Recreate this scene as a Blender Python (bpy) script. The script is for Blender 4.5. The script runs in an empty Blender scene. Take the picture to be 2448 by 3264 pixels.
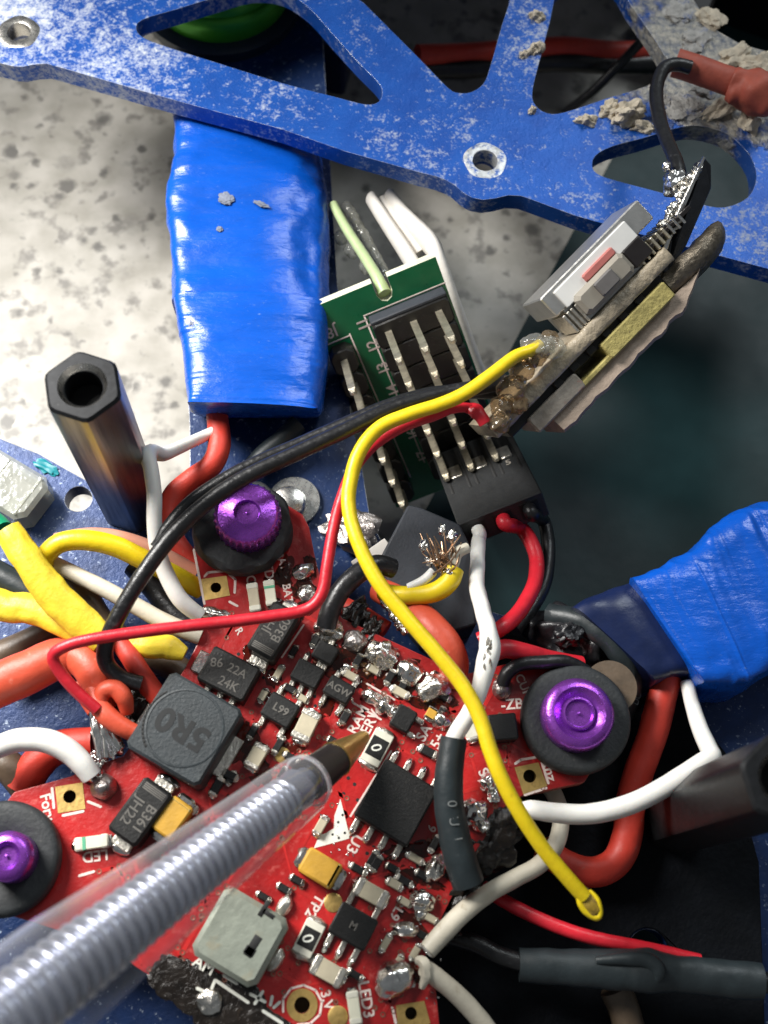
import bpy, bmesh, math, random
from mathutils import Vector, Matrix, noise
from mathutils.geometry import tessellate_polygon
random.seed(7)
S = 0.001                                   # everything below is written in millimetres
SC = bpy.context.scene
COL = SC.collection

# ------------------------------------------------------------------ camera
F, CX, CY, H = 3600.0, 1224.0, 1632.0, 88.0  # focal length in photo pixels, picture centre, height over the board
NX, NY = 1030.0, 3000.0                      # where the plumb line under the lens falls in the photo
_dn = Vector(((NX-CX)/F, -(NY-CY)/F, -1)).normalized()
_wz = -_dn
_wx = (Vector((1, 0, 0)) - _wz*_wz.x).normalized()
_wy = _wz.cross(_wx)
R = Matrix((_wx, _wy, _wz))                  # camera axes -> world axes
CAM = Vector((0, 0, H))
CR, CU, CB = R @ Vector((1, 0, 0)), R @ Vector((0, 1, 0)), R @ Vector((0, 0, 1))

cam = bpy.data.cameras.new('camera')
cam.sensor_fit = 'VERTICAL'; cam.sensor_height = 24; cam.sensor_width = 18
cam.lens = F/3264*24
cam.clip_start = 0.002; cam.clip_end = 10
cam.dof.use_dof = True; cam.dof.focus_distance = 0.094; cam.dof.aperture_fstop = 27
co = bpy.data.objects.new('camera', cam); COL.objects.link(co)
co.matrix_world = Matrix.Translation(CAM*S) @ R.to_4x4()
SC.camera = co

# ------------------------------------------------------------------ light
w = bpy.data.worlds.new('World'); SC.world = w; w.use_nodes = True
w.node_tree.nodes['Background'].inputs[0].default_value = (0.86, 0.93, 1.0, 1)
w.node_tree.nodes['Background'].inputs[1].default_value = 0.15
def lamp(name, pos, target, size, power, color):
    l = bpy.data.lights.new(name, 'AREA'); l.shape = 'DISK'; l.size = size*S; l.energy = power; l.color = color
    o = bpy.data.objects.new(name, l); COL.objects.link(o)
    p = Vector(pos); o.location = p*S
    o.rotation_euler = (Vector(target)-p).to_track_quat('-Z', 'Y').to_euler()
    return o
kl = bpy.data.lights.new('desk_lamp', 'SPOT'); kl.energy = 1.92; kl.color = (1.0, 0.975, 0.935); kl.shadow_soft_size = 0.030
kl.spot_size = math.radians(74); kl.spot_blend = 0.95
ko = bpy.data.objects.new('desk_lamp', kl); COL.objects.link(ko); ko.location = Vector((-88, 84, 88))*S
ko.rotation_euler = (Vector((-20, 26, -10))-Vector((-88, 84, 88))).to_track_quat('-Z', 'Y').to_euler()
lamp('room_lamp', (105, 190, 190), (10, 30, 0), 80, 0.2, (0.9, 0.97, 1.0))
SC.view_settings.view_transform = 'Standard'; SC.view_settings.look = 'None'
SC.view_settings.exposure = 0.0; SC.view_settings.gamma = 1.0
SC.view_settings.use_curve_mapping = False
SC.cycles.use_denoising = True
SC.cycles.max_bounces = 8; SC.cycles.transparent_max_bounces = 16
SC.cycles.caustics_reflective = False; SC.cycles.caustics_refractive = False

# ------------------------------------------------------------------ helpers: photo pixel + height -> place
def ray(x, y):
    return R @ Vector(((x-CX)/F, -(y-CY)/F, -1))
def P(x, y, z=0.0):
    d = ray(x, y)
    return CAM + d*((z-H)/d.z)
def PP(x, y, o, n, h=0.0):                   # on the plane through o with normal n, lifted by h
    d = ray(x, y)
    return CAM + d*((o + n*h - CAM).dot(n)/d.dot(n))
def ppm(p):                                  # photo pixels per millimetre at a place
    return F/(-(R.transposed() @ (p-CAM)).z)
def FR(x, y, ang=0.0, z=0.0):                # frame on a level plane: x axis along the photo angle (degrees, y down)
    o = P(x, y, z); a = math.radians(ang)
    ex = (P(x+math.cos(a)*20, y+math.sin(a)*20, z)-o).normalized()
    return mk(o, ex, Vector((0, 0, 1)))
def mk(o, ex, ez):
    ey = ez.cross(ex).normalized(); ex = ey.cross(ez).normalized()
    m = Matrix((ex, ey, ez)).transposed().to_4x4(); m.translation = o
    return m
I4 = Matrix.Identity(4)

class MB:
    def __init__(s): s.v = []; s.f = []; s.m = []
    def add(s, vs, fs, mi=0):
        b = len(s.v); s.v += [Vector(q) for q in vs]
        s.f += [tuple(i+b for i in q) for q in fs]; s.m += [mi]*len(fs)
        return s
    def rings(s, rs, cap=True, mi=0, closed=True):
        n = len(rs[0]); vs = [p for r in rs for p in r]; fs = []
        for i in range(len(rs)-1):
            for j in range(n if closed else n-1):
                k = (j+1) % n
                fs.append((i*n+j, i*n+k, (i+1)*n+k, (i+1)*n+j))
        if cap:
            fs.append(tuple(range(n))[::-1]); fs.append(tuple((len(rs)-1)*n+j for j in range(n)))
        return s.add(vs, fs, mi)
    def cbox(s, M, sx, sy, z0, z1, ch=0.08, rc=None, cx=0, cy=0, mi=0, bot=False):
        rc = ch if rc is None else rc
        def ring(ins, z):
            a, b, c = sx/2-ins, sy/2-ins, max(rc-ins*0.4, 0.01)
            q = [(a-c, -b), (a, -b+c), (a, b-c), (a-c, b), (-a+c, b), (-a, b-c), (-a, -b+c), (-a+c, -b)]
            return [M @ Vector((x+cx, y+cy, z)) for x, y in q]
        rs = [ring(ch, z0), ring(0, z0+ch)] if bot else [ring(0, z0)]
        return s.rings(rs+[ring(0, z1-ch), ring(ch, z1)], mi=mi)
    def lathe(s, M, prof, n=32, fn=None, mi=0, cap=True):
        rs = []
        for i, (r, z) in enumerate(prof):
            rs.append([M @ Vector(((r if fn is None else fn(i, r, 2*math.pi*j/n))*math.cos(2*math.pi*j/n),
                                   (r if fn is None else fn(i, r, 2*math.pi*j/n))*math.sin(2*math.pi*j/n), z)) for j in range(n)])
        return s.rings(rs, cap=cap, mi=mi)
    def tube(s, pts, r, n=14, sub=7, rough=0.0, flat=1.0, up=None, cap=True, seed=0, fn=None, mi=0):
        # Catmull-Rom through pts; r a number or one per point
        pts = [Vector(p) for p in pts]
        rr = r if isinstance(r, (list, tuple)) else [r]*len(pts)
        path, rad = [], []
        for i in range(len(pts)-1):
            p0 = pts[max(i-1, 0)]; p1 = pts[i]; p2 = pts[i+1]; p3 = pts[min(i+2, len(pts)-1)]
            for k in range(sub):
                t = k/sub
                path.append(0.5*((2*p1)+(p2-p0)*t+(2*p0-5*p1+4*p2-p3)*t*t+(3*p1-p0-3*p2+p3)*t**3))
                rad.append(rr[i]*(1-t)+rr[i+1]*t)
        path.append(pts[-1]); rad.append(rr[-1])
        rs = []; u = None
        for i, p in enumerate(path):
            t = (path[min(i+1, len(path)-1)]-path[max(i-1, 0)]).normalized()
            if u is None:
                u = (up or Vector((0, 0, 1))); u = (u-t*u.dot(t)); u = u.normalized() if u.length > 1e-3 else t.orthogonal().normalized()
            else:
                u = (u-t*u.dot(t)).normalized()
            v = t.cross(u); ring = []
            for j in range(n):
                a = 2*math.pi*j/n; q = rad[i]
                if rough: q *= 1+rough*noise.noise(Vector((p.x*.9+seed, p.y*.9, p.z*.9+a)))
                if fn: q *= fn(i/(len(path)-1), a)
                ring.append(p+u*math.cos(a)*q*flat+v*math.sin(a)*q)
            rs.append(ring)
        return s.rings(rs, cap=cap, mi=mi)
    def prism(s, outer, holes, z0, z1, mi=0, wall=0):
        loops = [outer]+list(holes); flat = [Vector((p.x, p.y, 0)) for l in loops for p in l]
        tri = tessellate_polygon([[Vector((p.x, p.y, 0)) for p in l] for l in loops])
        n = len(flat)
        vs = [(p.x, p.y, z1) for p in flat]+[(p.x, p.y, z0) for p in flat]
        ft = []
        for a, b, c in tri:
            nz = (flat[b]-flat[a]).cross(flat[c]-flat[a]).z
            if nz < 0: a, c = c, a
            ft.append((a, b, c)); ft.append((n+c, n+b, n+a))
        s.add(vs, ft, mi); base = len(s.v)-2*n; k = 0; fs = []
        for l in loops:
            m = len(l)
            area = sum(l[i].x*l[(i+1) % m].y-l[(i+1) % m].x*l[i].y for i in range(m))
            ccw = (area > 0) == (l is outer)
            for i in range(m):
                a, b = k+i, k+(i+1) % m
                fs.append((a, n+a, n+b, b) if ccw else (b, n+b, n+a, a))
            k += m
        s.f += [tuple(i+base for i in q) for q in fs]; s.m += [wall]*len(fs)
        return s
    def blob(s, M, sx, sy, sz, amp=0.12, freq=1.2, seed=0, sub=3, mi=0, spike=0.0, zmin=None):
        bm = bmesh.new(); bmesh.ops.create_icosphere(bm, subdivisions=sub, radius=1)
        vs = []
        for v in bm.verts:
            d = v.co.normalized(); q = d*freq+Vector((seed*3.1, seed*1.7, seed*0.9))
            k = 1+amp*(noise.noise(q)+0.5*noise.noise(q*2.3))
            if spike: k += spike*max(0, noise.noise(q*3.3)-0.15)*2
            c = Vector((d.x*sx*k, d.y*sy*k, d.z*sz*k))
            if zmin is not None and c.z < zmin: c.z = zmin
            vs.append(M @ c)
        fs = [tuple(v.index for v in f.verts) for f in bm.faces]; bm.free()
        return s.add(vs, fs, mi)

WL = {}                                      # object -> its place in mm
def tag(o, label=None, cat=None, group=None, kind=None):
    if label: o['label'] = label
    if cat: o['category'] = cat
    if group: o['group'] = group
    if kind: o['kind'] = kind
    return o
def thing(name, loc, label, cat, group=None):
    o = bpy.data.objects.new(name, None); o.empty_display_size = 0.001; COL.objects.link(o)
    o.location = Vector(loc)*S; WL[o] = Vector(loc)
    return tag(o, label, cat, group)
def obj(name, mb, mat, parent=None, smooth=True, bevel=0, ang=40, sub=0, label=None, cat=None, group=None, kind=None, bmat=None):
    mats = mat if isinstance(mat, (list, tuple)) else [mat]
    lo = Vector([min(v[i] for v in mb.v) for i in range(3)]); hi = Vector([max(v[i] for v in mb.v) for i in range(3)])
    org = Vector(((lo.x+hi.x)/2, (lo.y+hi.y)/2, lo.z))
    me = bpy.data.meshes.new(name)
    me.from_pydata([(v-org)*S for v in mb.v], [], mb.f)
    for m in mats: me.materials.append(MATS[m])
    if len(mats) > 1: me.polygons.foreach_set('material_index', mb.m)
    bm = bmesh.new(); bm.from_mesh(me); bmesh.ops.recalc_face_normals(bm, faces=bm.faces); bm.to_mesh(me); bm.free()
    if smooth:
        me.polygons.foreach_set('use_smooth', [True]*len(me.polygons))
        me.set_sharp_from_angle(angle=math.radians(ang))
    o = bpy.data.objects.new(name, me); COL.objects.link(o); WL[o] = org
    if parent is not None:
        o.parent = parent; o.location = (org-WL[parent])*S
    else: o.location = org*S
    if bevel:
        b = o.modifiers.new('bevel', 'BEVEL'); b.width = bevel*S; b.segments = 2; b.limit_method = 'ANGLE'; b.angle_limit = math.radians(35)
        if bmat is not None: b.material = bmat
    if sub:
        q = o.modifiers.new('sub', 'SUBSURF'); q.levels = sub; q.render_levels = sub
    return tag(o, label, cat, group, kind)
def letters(name, text, M, size, mat, parent, h=0.03, off=0.0, sx=1.0, wrap=None):
    cu = bpy.data.curves.new('t', 'FONT'); cu.body = text; cu.align_x = 'CENTER'; cu.align_y = 'CENTER'
    cu.size = 1; cu.offset = off; cu.resolution_u = 4; cu.extrude = 0.004
    t = bpy.data.objects.new('t', cu); me = bpy.data.meshes.new_from_object(t)
    mb = MB(); vs = []
    for v in me.vertices:
        x, y = v.co.x*size*sx, v.co.y*size
        vs.append(M @ Vector((x, y, h+v.co.z*size+(wrap(x, y) if wrap else 0))))
    mb.add(vs, [tuple(p.vertices) for p in me.polygons])
    bpy.data.objects.remove(t); bpy.data.meshes.remove(me); bpy.data.curves.remove(cu)
    return obj(name, mb, mat, parent, smooth=False)
def stroke(mb, pts, wd, z, h=0.03):           # flat printed line through photo pixels
    for (x0, y0), (x1, y1) in zip(pts[:-1], pts[1:]):
        a, b = P(x0, y0, z), P(x1, y1, z); d = (b-a); L = d.length
        mb.cbox(mk((a+b)/2, d.normalized(), Vector((0, 0, 1))), L+wd*0.8, wd, 0.004, h, 0.01, wd*0.4)
    return mb

# ------------------------------------------------------------------ materials
MATS = {}
def mat(name, col, rough=0.5, metal=0.0, var=0.15, vs=0.6, col2=None, lo=0.5, hi=0.62, s2=0.5, d2=6, rough2=None,
        bump=0.0, bs=2.0, spec=0.5, coat=0.0, sss=0.0, metal2=None, rv=0.12, stretch=None):
    m = bpy.data.materials.new(name); m.use_nodes = True; nt = m.node_tree; nd = nt.nodes; ln = nt.links
    b = nd['Principled BSDF']
    b.inputs['Roughness'].default_value = rough; b.inputs['Metallic'].default_value = metal
    b.inputs['Specular IOR Level'].default_value = spec
    if coat: b.inputs['Coat Weight'].default_value = coat; b.inputs['Coat Roughness'].default_value = 0.12
    if sss:
        b.inputs['Subsurface Weight'].default_value = sss; b.inputs['Subsurface Scale'].default_value = 0.0006
        b.inputs['Subsurface Radius'].default_value = (1, 0.7, 0.5)
    tc = nd.new('ShaderNodeTexCoord'); mp = nd.new('ShaderNodeMapping'); mp.inputs['Scale'].default_value = [1000*q for q in (stretch or (1, 1, 1))]
    ln.new(tc.outputs['Object'], mp.inputs[0])
    def nz(scale, detail=5, rg=0.6):
        n = nd.new('ShaderNodeTexNoise'); n.inputs['Scale'].default_value = scale; n.inputs['Detail'].default_value = detail
        n.inputs['Roughness'].default_value = rg; ln.new(mp.outputs[0], n.inputs['Vector']); return n
    n1 = nz(vs)
    rp = nd.new('ShaderNodeValToRGB'); ln.new(n1.outputs[0], rp.inputs[0])
    c = Vector(col[:3])
    rp.color_ramp.elements[0].position = 0.3; rp.color_ramp.elements[1].position = 0.72
    rp.color_ramp.elements[0].color = (*(c*(1-var)), 1); rp.color_ramp.elements[1].color = (*[min(q*(1+var), 1) for q in c], 1)
    out = rp.outputs[0]
    fac = None
    if col2:
        n2 = nz(s2, d2, 0.65); mr = nd.new('ShaderNodeMapRange'); mr.inputs[1].default_value = lo; mr.inputs[2].default_value = hi
        ln.new(n2.outputs[0], mr.inputs[0]); fac = mr.outputs[0]
        mx = nd.new('ShaderNodeMix'); mx.data_type = 'RGBA'; ln.new(fac, mx.inputs[0]); ln.new(out, mx.inputs[6]); mx.inputs[7].default_value = (*col2, 1)
        out = mx.outputs[2]
    ln.new(out, b.inputs['Base Color'])
    n3 = nz(vs*3.1, 4); mr = nd.new('ShaderNodeMapRange'); mr.inputs[3].default_value = max(rough-rv, 0.03); mr.inputs[4].default_value = min(rough+rv, 1)
    ln.new(n3.outputs[0], mr.inputs[0]); ro = mr.outputs[0]
    if rough2 is not None and fac:
        mx = nd.new('ShaderNodeMix'); ln.new(fac, mx.inputs[0]); ln.new(ro, mx.inputs[2]); mx.inputs[3].default_value = rough2; ro = mx.outputs[0]
    ln.new(ro, b.inputs['Roughness'])
    if metal2 is not None and fac:
        mx = nd.new('ShaderNodeMix'); ln.new(fac, mx.inputs[0]); mx.inputs[2].default_value = metal; mx.inputs[3].default_value = metal2
        ln.new(mx.outputs[0], b.inputs['Metallic'])
    if bump:
        n4 = nz(bs, 6, 0.6); bp = nd.new('ShaderNodeBump'); bp.inputs['Strength'].default_value = 1; bp.inputs['Distance'].default_value = bump*S
        ln.new(n4.outputs[0], bp.inputs['Height']); ln.new(bp.outputs[0], b.inputs['Normal'])
    MATS[name] = m
    return m
def clear(name, tint, alpha, body, rough=0.08, bump=0.0, bs=1.0, edge=0.0):   # clear plastic: mostly see-through, shiny, a little milky
    m = bpy.data.materials.new(name); m.use_nodes = True; nt = m.node_tree; nd = nt.nodes; ln = nt.links
    nd.remove(nd['Principled BSDF']); out = nd['Material Output']
    tr = nd.new('ShaderNodeBsdfTransparent'); tr.inputs[0].default_value = (*tint, 1)
    df = nd.new('ShaderNodeBsdfDiffuse'); df.inputs[0].default_value = (*body, 1)
    gl = nd.new('ShaderNodeBsdfGlossy'); gl.inputs['Roughness'].default_value = rough
    fr0 = nd.new('ShaderNodeFresnel'); fr0.inputs[0].default_value = 1.5; ge = nd.new('ShaderNodeNewGeometry')
    fr = nd.new('ShaderNodeMath'); fr.operation = 'MULTIPLY'; iv = nd.new('ShaderNodeMath'); iv.operation = 'SUBTRACT'; iv.inputs[0].default_value = 1.0
    ln.new(ge.outputs['Backfacing'], iv.inputs[1]); ln.new(iv.outputs[0], fr.inputs[0]); ln.new(fr0.outputs[0], fr.inputs[1])
    a = nd.new('ShaderNodeMixShader'); a.inputs[0].default_value = alpha; ln.new(tr.outputs[0], a.inputs[1]); ln.new(df.outputs[0], a.inputs[2])
    if edge:                                  # a tube wall is seen through more plastic near its outline
        lw = nd.new('ShaderNodeLayerWeight'); lw.inputs[0].default_value = 0.28; mr = nd.new('ShaderNodeMapRange'); mr.inputs[3].default_value = alpha; mr.inputs[4].default_value = edge
        pw = nd.new('ShaderNodeMath'); pw.operation = 'POWER'; pw.inputs[1].default_value = 2.2; ln.new(lw.outputs['Facing'], pw.inputs[0]); ln.new(pw.outputs[0], mr.inputs[0]); ln.new(mr.outputs[0], a.inputs[0])
    b = nd.new('ShaderNodeMixShader'); ln.new(fr.outputs[0], b.inputs[0]); ln.new(a.outputs[0], b.inputs[1]); ln.new(gl.outputs[0], b.inputs[2])
    ln.new(b.outputs[0], out.inputs[0])
    if bump:
        tc = nd.new('ShaderNodeTexCoord'); n4 = nd.new('ShaderNodeTexNoise'); n4.inputs['Scale'].default_value = bs*1000
        ln.new(tc.outputs['Object'], n4.inputs['Vector'])
        bp = nd.new('ShaderNodeBump'); bp.inputs['Distance'].default_value = bump*S; ln.new(n4.outputs[0], bp.inputs['Height'])
        for q in (df, gl, fr0): ln.new(bp.outputs[0], q.inputs['Normal'])
    MATS[name] = m

mat('pcb_red', (0.385, 0.012, 0.012), 0.34, var=0.35, vs=0.25, col2=(0.52, 0.09, 0.075), lo=0.57, hi=0.74, s2=1.1, d2=8, rough2=0.5, bump=0.06, bs=1.6, coat=0.25)
mat('pcb_red_edge', (0.36, 0.10, 0.07), 0.6, var=0.3, vs=1.0)
mat('track_red', (0.50, 0.020, 0.018), 0.34, var=0.3, vs=0.4, coat=0.25)
mat('via_tin', (0.30, 0.13, 0.09), 0.4, metal=.6, var=.4, vs=1.5)
mat('silk', (0.80, 0.66, 0.60), 0.7, var=0.15, vs=2.0, col2=(0.55, 0.25, 0.2), lo=0.58, hi=0.7, s2=3.0)
mat('silk_white', (0.74, 0.74, 0.66), 0.6, var=0.1, vs=1.0)
mat('gold', (0.62, 0.42, 0.14), 0.42, metal=0.75, var=0.25, vs=0.9, bump=0.03, bs=2, col2=(0.30, 0.17, 0.06), lo=0.55, hi=0.75, s2=1.0)
mat('hole_dark', (0.07, 0.045, 0.012), 0.5, metal=0.4)
mat('solder', (0.78, 0.76, 0.72), 0.2, metal=1.0, var=0.25, vs=1.0, bump=0.06, bs=1.1, rv=0.12)
mat('solder_rough', (0.72, 0.69, 0.63), 0.24, metal=1.0, var=0.35, vs=1.6, bump=0.14, bs=1.5, rv=0.12, col2=(0.3, 0.22, 0.13), lo=.6, hi=.74, s2=1.2)
mat('solder_old', (0.42, 0.38, 0.36), 0.3, metal=0.9, var=0.3, vs=1.0, bump=0.2, bs=1.5)
mat('tin', (0.72, 0.68, 0.60), 0.33, metal=0.9, var=0.2, vs=1.6, bump=0.08, bs=3)
mat('chip', (0.010, 0.0098, 0.0095), 0.46, var=0.3, vs=1.2, bump=0.03, bs=6, col2=(0.05, 0.046, 0.04), lo=0.6, hi=0.75, s2=1.5, spec=.4)
mat('chip_print', (0.12, 0.112, 0.10), 0.7, var=0.2, vs=3)
mat('ferrite', (0.023, 0.030, 0.034), 0.55, var=0.22, vs=0.5, bump=0.05, bs=4, col2=(0.075, 0.085, 0.085), lo=0.6, hi=0.72, s2=0.35)
mat('ferrite_print', (0.005, 0.006, 0.007), 0.5)
mat('ceramic', (0.52, 0.46, 0.33), 0.45, var=0.12, vs=1)
mat('ceramic_pale', (0.68, 0.66, 0.55), 0.45, var=0.1, vs=1)
mat('tantalum', (0.56, 0.31, 0.035), 0.5, var=0.15, vs=0.8, bump=0.03, bs=3)
mat('led_body', (0.72, 0.70, 0.55), 0.35, var=0.1)
mat('led_green', (0.12, 0.42, 0.25), 0.4)
mat('usb_metal', (0.33, 0.36, 0.30), 0.5, metal=0.55, var=0.15, vs=0.4, col2=(0.36, 0.28, 0.16), lo=0.55, hi=0.8, s2=0.5, bump=0.03, bs=2)
mat('burn', (0.012, 0.009, 0.007), 0.2, var=0.5, vs=0.8, bump=0.18, bs=1.3, col2=(0.07, 0.05, 0.035), lo=0.62, hi=0.78, s2=1.2)
mat('flux', (0.20, 0.085, 0.025), 0.25, var=0.5, vs=0.9, bump=0.3, bs=1.5, coat=0.4)
mat('purple', (0.34, 0.085, 0.56), 0.28, metal=0.8, var=0.14, vs=0.8, bump=0.03, bs=3, col2=(0.5, 0.35, 0.6), lo=.66, hi=.78, s2=1.8)
mat('rubber', (0.021, 0.024, 0.026), 0.62, var=0.25, vs=0.7, bump=0.06, bs=3, col2=(0.085, 0.085, 0.08), lo=0.62, hi=0.75, s2=2.0)
mat('steel', (0.62, 0.60, 0.56), 0.28, metal=1.0, var=0.15, vs=0.6, bump=0.02, bs=3)
mat('nickel_black', (0.34, 0.32, 0.31), 0.36, metal=1.0, var=0.35, vs=2.0, bump=0.02, bs=3, stretch=(1, 1, 0.06), col2=(0.30, 0.21, 0.13), lo=0.56, hi=0.72, s2=0.5)
mat('black_oxide', (0.02, 0.021, 0.023), 0.4, metal=0.5, var=0.3, vs=1.5, col2=(0.2, 0.2, 0.2), lo=.68, hi=.76, s2=2.5)
mat('bore', (0.006, 0.006, 0.006), 0.7)
mat('wire_yellow', (0.78, 0.58, 0.010), 0.4, var=0.08, vs=0.5, bump=0.04, bs=1.5, sss=0.15, col2=(0.42, 0.28, 0.03), lo=.64, hi=.80, s2=1.1, rv=.2)
mat('hollow_yellow', (0.30, 0.20, 0.02), 0.5, var=.4, vs=1.0, col2=(0.05, 0.03, 0.01), lo=.5, hi=.65, s2=.9)
mat('scuff_grey', (0.30, 0.28, 0.24), 0.4, var=.5, vs=2, col2=(.06, .05, .04), lo=.5, hi=.62, s2=2)
mat('shrink_yellow', (0.76, 0.57, 0.035), 0.45, var=0.14, vs=0.4, bump=0.10, bs=1.0, sss=0.15, col2=(0.5, 0.35, 0.06), lo=.62, hi=.80, s2=.7, rv=.2)
mat('wire_red', (0.60, 0.018, 0.032), 0.38, var=0.15, vs=0.5, bump=0.04, bs=1.5, col2=(0.5, 0.16, 0.14), lo=.64, hi=.8, s2=1.2, rv=.2)
mat('silicone_red', (0.58, 0.045, 0.026), 0.52, var=0.14, vs=0.4, bump=0.04, bs=1.6, col2=(0.5, 0.2, 0.15), lo=.64, hi=.8, s2=1.4, rv=.18)
mat('silicone_orange', (0.62, 0.085, 0.04), 0.46, var=0.16, vs=0.3, bump=0.05, bs=1.4, col2=(0.6, 0.28, 0.2), lo=.62, hi=.8, s2=1.0, rv=.18)
mat('wire_white', (0.78, 0.765, 0.72), 0.45, var=0.05, vs=0.4, bump=0.02, bs=2, sss=0.2, col2=(0.62, 0.57, 0.46), lo=0.6, hi=0.78, s2=0.4)
mat('wire_cream', (0.60, 0.55, 0.44), 0.5, var=0.12, vs=0.4, bump=0.03, bs=2, col2=(0.33, 0.27, 0.18), lo=0.6, hi=0.75, s2=0.6)
mat('wire_black', (0.011, 0.011, 0.012), 0.34, var=0.3, vs=0.8, bump=0.06, bs=1.6, col2=(0.06, 0.06, 0.06), lo=.6, hi=.78, s2=1.4, rv=.2)
mat('wire_brown', (0.10, 0.07, 0.045), 0.45, var=0.3, vs=0.8, bump=0.03, bs=2)
mat('wire_pink', (0.62, 0.28, 0.19), 0.5, var=0.1)
mat('wire_green', (0.0, 0.20, 0.09), 0.4)
mat('shrink_black', (0.017, 0.024, 0.027), 0.44, var=0.2, vs=0.5, bump=0.04, bs=1.2)
mat('shrink_print', (0.11, 0.12, 0.12), 0.7)
mat('brick_shrink', (0.36, 0.075, 0.045), 0.6, var=0.18, vs=0.5, bump=0.08, bs=1.0)
mat('copper', (0.42, 0.27, 0.17), 0.3, metal=0.9, var=0.3, vs=1.5)
mat('tape_blue', (0.002, 0.085, 0.50), 0.27, var=0.14, vs=0.15, bump=0.16, bs=0.4, col2=(0.10, 0.20, 0.48), lo=0.64, hi=0.78, s2=2.6, rough2=0.6, rv=.1, stretch=(.7, 1.6, 1))
mat('tape_navy', (0.006, 0.014, 0.06), 0.35, var=0.2, vs=0.3, bump=0.05, bs=0.7)
mat('tape_black', (0.010, 0.010, 0.012), 0.35, var=0.3, vs=0.5, bump=0.12, bs=0.8)
mat('frame_edge', (0.62, 0.63, 0.64), 0.45, metal=0.6, var=0.35, vs=1.2, col2=(0.06, 0.14, 0.42), lo=0.5, hi=0.62, s2=1.4, bump=0.06, bs=3)
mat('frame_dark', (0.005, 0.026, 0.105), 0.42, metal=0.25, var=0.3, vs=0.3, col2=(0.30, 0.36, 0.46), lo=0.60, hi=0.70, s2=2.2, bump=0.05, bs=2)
mat('smear', (0.17, 0.19, 0.25), 0.7, var=.3, vs=1.5)
mat('foam_black', (0.004, 0.005, 0.007), 0.7, var=0.4, vs=0.4, bump=0.12, bs=2, col2=(0.012, 0.012, 0.012), lo=0.66, hi=0.75, s2=3, spec=.12)
mat('slate', (0.035, 0.040, 0.050), 0.6, var=0.2, vs=0.5, bump=0.04, bs=4, col2=(0.15, 0.15, 0.15), lo=0.70, hi=0.76, s2=5)
mat('sheet_teal', (0.010, 0.030, 0.033), 0.46, spec=0.28, var=0.4, vs=0.06, bump=0.03, bs=0.5)
mat('pcb_green', (0.005, 0.15, 0.055), 0.32, var=0.15, vs=0.4, bump=0.02, bs=2, coat=0.3)
mat('fibre', (0.66, 0.66, 0.50), 0.65, var=0.12, vs=1.0, bump=0.05, bs=3)
mat('header', (0.012, 0.011, 0.010), 0.34, var=0.3, vs=0.7, bump=0.04, bs=2, col2=(0.10, 0.095, 0.09), lo=0.62, hi=0.72, s2=1.2)
mat('pin', (0.78, 0.70, 0.54), 0.36, metal=0.9, var=0.3, vs=0.8, bump=0.06, bs=2.5)
mat('plug', (0.020, 0.021, 0.022), 0.5, var=0.2, vs=0.5, bump=0.03, bs=3)
mat('rod_green', (0.42, 0.52, 0.27), 0.35, var=0.1, sss=0.3)
mat('foam_white', (0.80, 0.76, 0.70), 0.7, var=0.06, vs=0.5, bump=0.04, bs=2)
mat('foam_beige', (0.42, 0.33, 0.26), 0.8, var=0.18, vs=0.7, bump=0.10, bs=3)
mat('pcb_tan', (0.42, 0.35, 0.25), 0.34, var=0.4, vs=0.8, bump=0.2, bs=1.6, coat=0.9, col2=(0.14, 0.10, 0.06), lo=.58, hi=.72, s2=.8)
mat('ochre_block', (0.45, 0.38, 0.13), 0.7, var=0.22, vs=1.0, bump=0.12, bs=1.6, col2=(0.16, 0.12, 0.06), lo=0.62, hi=0.7, s2=1.3, stretch=(2, 2, 2))
mat('grey_block', (0.30, 0.27, 0.23), 0.6, var=0.3, vs=0.8, bump=0.1, bs=2, col2=(0.42, 0.12, 0.09), lo=0.55, hi=0.65, s2=0.3)
mat('can_metal', (0.66, 0.65, 0.62), 0.34, metal=0.85, var=0.1, vs=0.7, bump=0.02, bs=4)
mat('can_white', (0.80, 0.79, 0.76), 0.5, var=0.05)
mat('button_tan', (0.33, 0.30, 0.25), 0.5, metal=0.2, var=0.1)
mat('button_grey', (0.15, 0.14, 0.135), 0.5)
mat('pink_plastic', (0.50, 0.16, 0.14), 0.5)
mat('blade', (0.030, 0.032, 0.038), 0.3, metal=0.3, var=0.3, vs=0.7, bump=0.03, bs=2, col2=(0.20, 0.15, 0.08), lo=0.62, hi=0.8, s2=0.3)
mat('bronze', (0.20, 0.17, 0.13), 0.4, metal=0.7, var=0.4, vs=1.2, bump=0.15, bs=2.5)
mat('glue_amber', (0.17, 0.095, 0.04), 0.14, var=0.5, vs=0.9, bump=0.2, bs=1.2, coat=0.8, col2=(0.35, 0.30, 0.22), lo=.6, hi=.75, s2=1.0)
mat('brass', (0.50, 0.34, 0.10), 0.34, metal=0.9, var=0.25, vs=0.5, bump=0.02, bs=4, stretch=(0.4, 1, 1))
mat('black_plastic', (0.016, 0.013, 0.013), 0.4, var=0.2)
mat('refill', (0.045, 0.05, 0.065), 0.3, var=0.2, vs=0.2)
mat('spring_steel', (0.62, 0.63, 0.68), 0.25, metal=1.0, var=0.1)
mat('mud', (0.58, 0.51, 0.40), 0.9, var=0.22, vs=1.2, bump=0.25, bs=2.0)
mat('mud_grey', (0.42, 0.41, 0.39), 0.9, var=0.3, vs=1.5, bump=0.3, bs=2.5, col2=(0.08, 0.13, 0.30), lo=0.56, hi=0.66, s2=0.7)
mat('motor_green', (0.045, 0.30, 0.012), 0.35, metal=0.35, var=0.15, vs=0.3)
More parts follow.
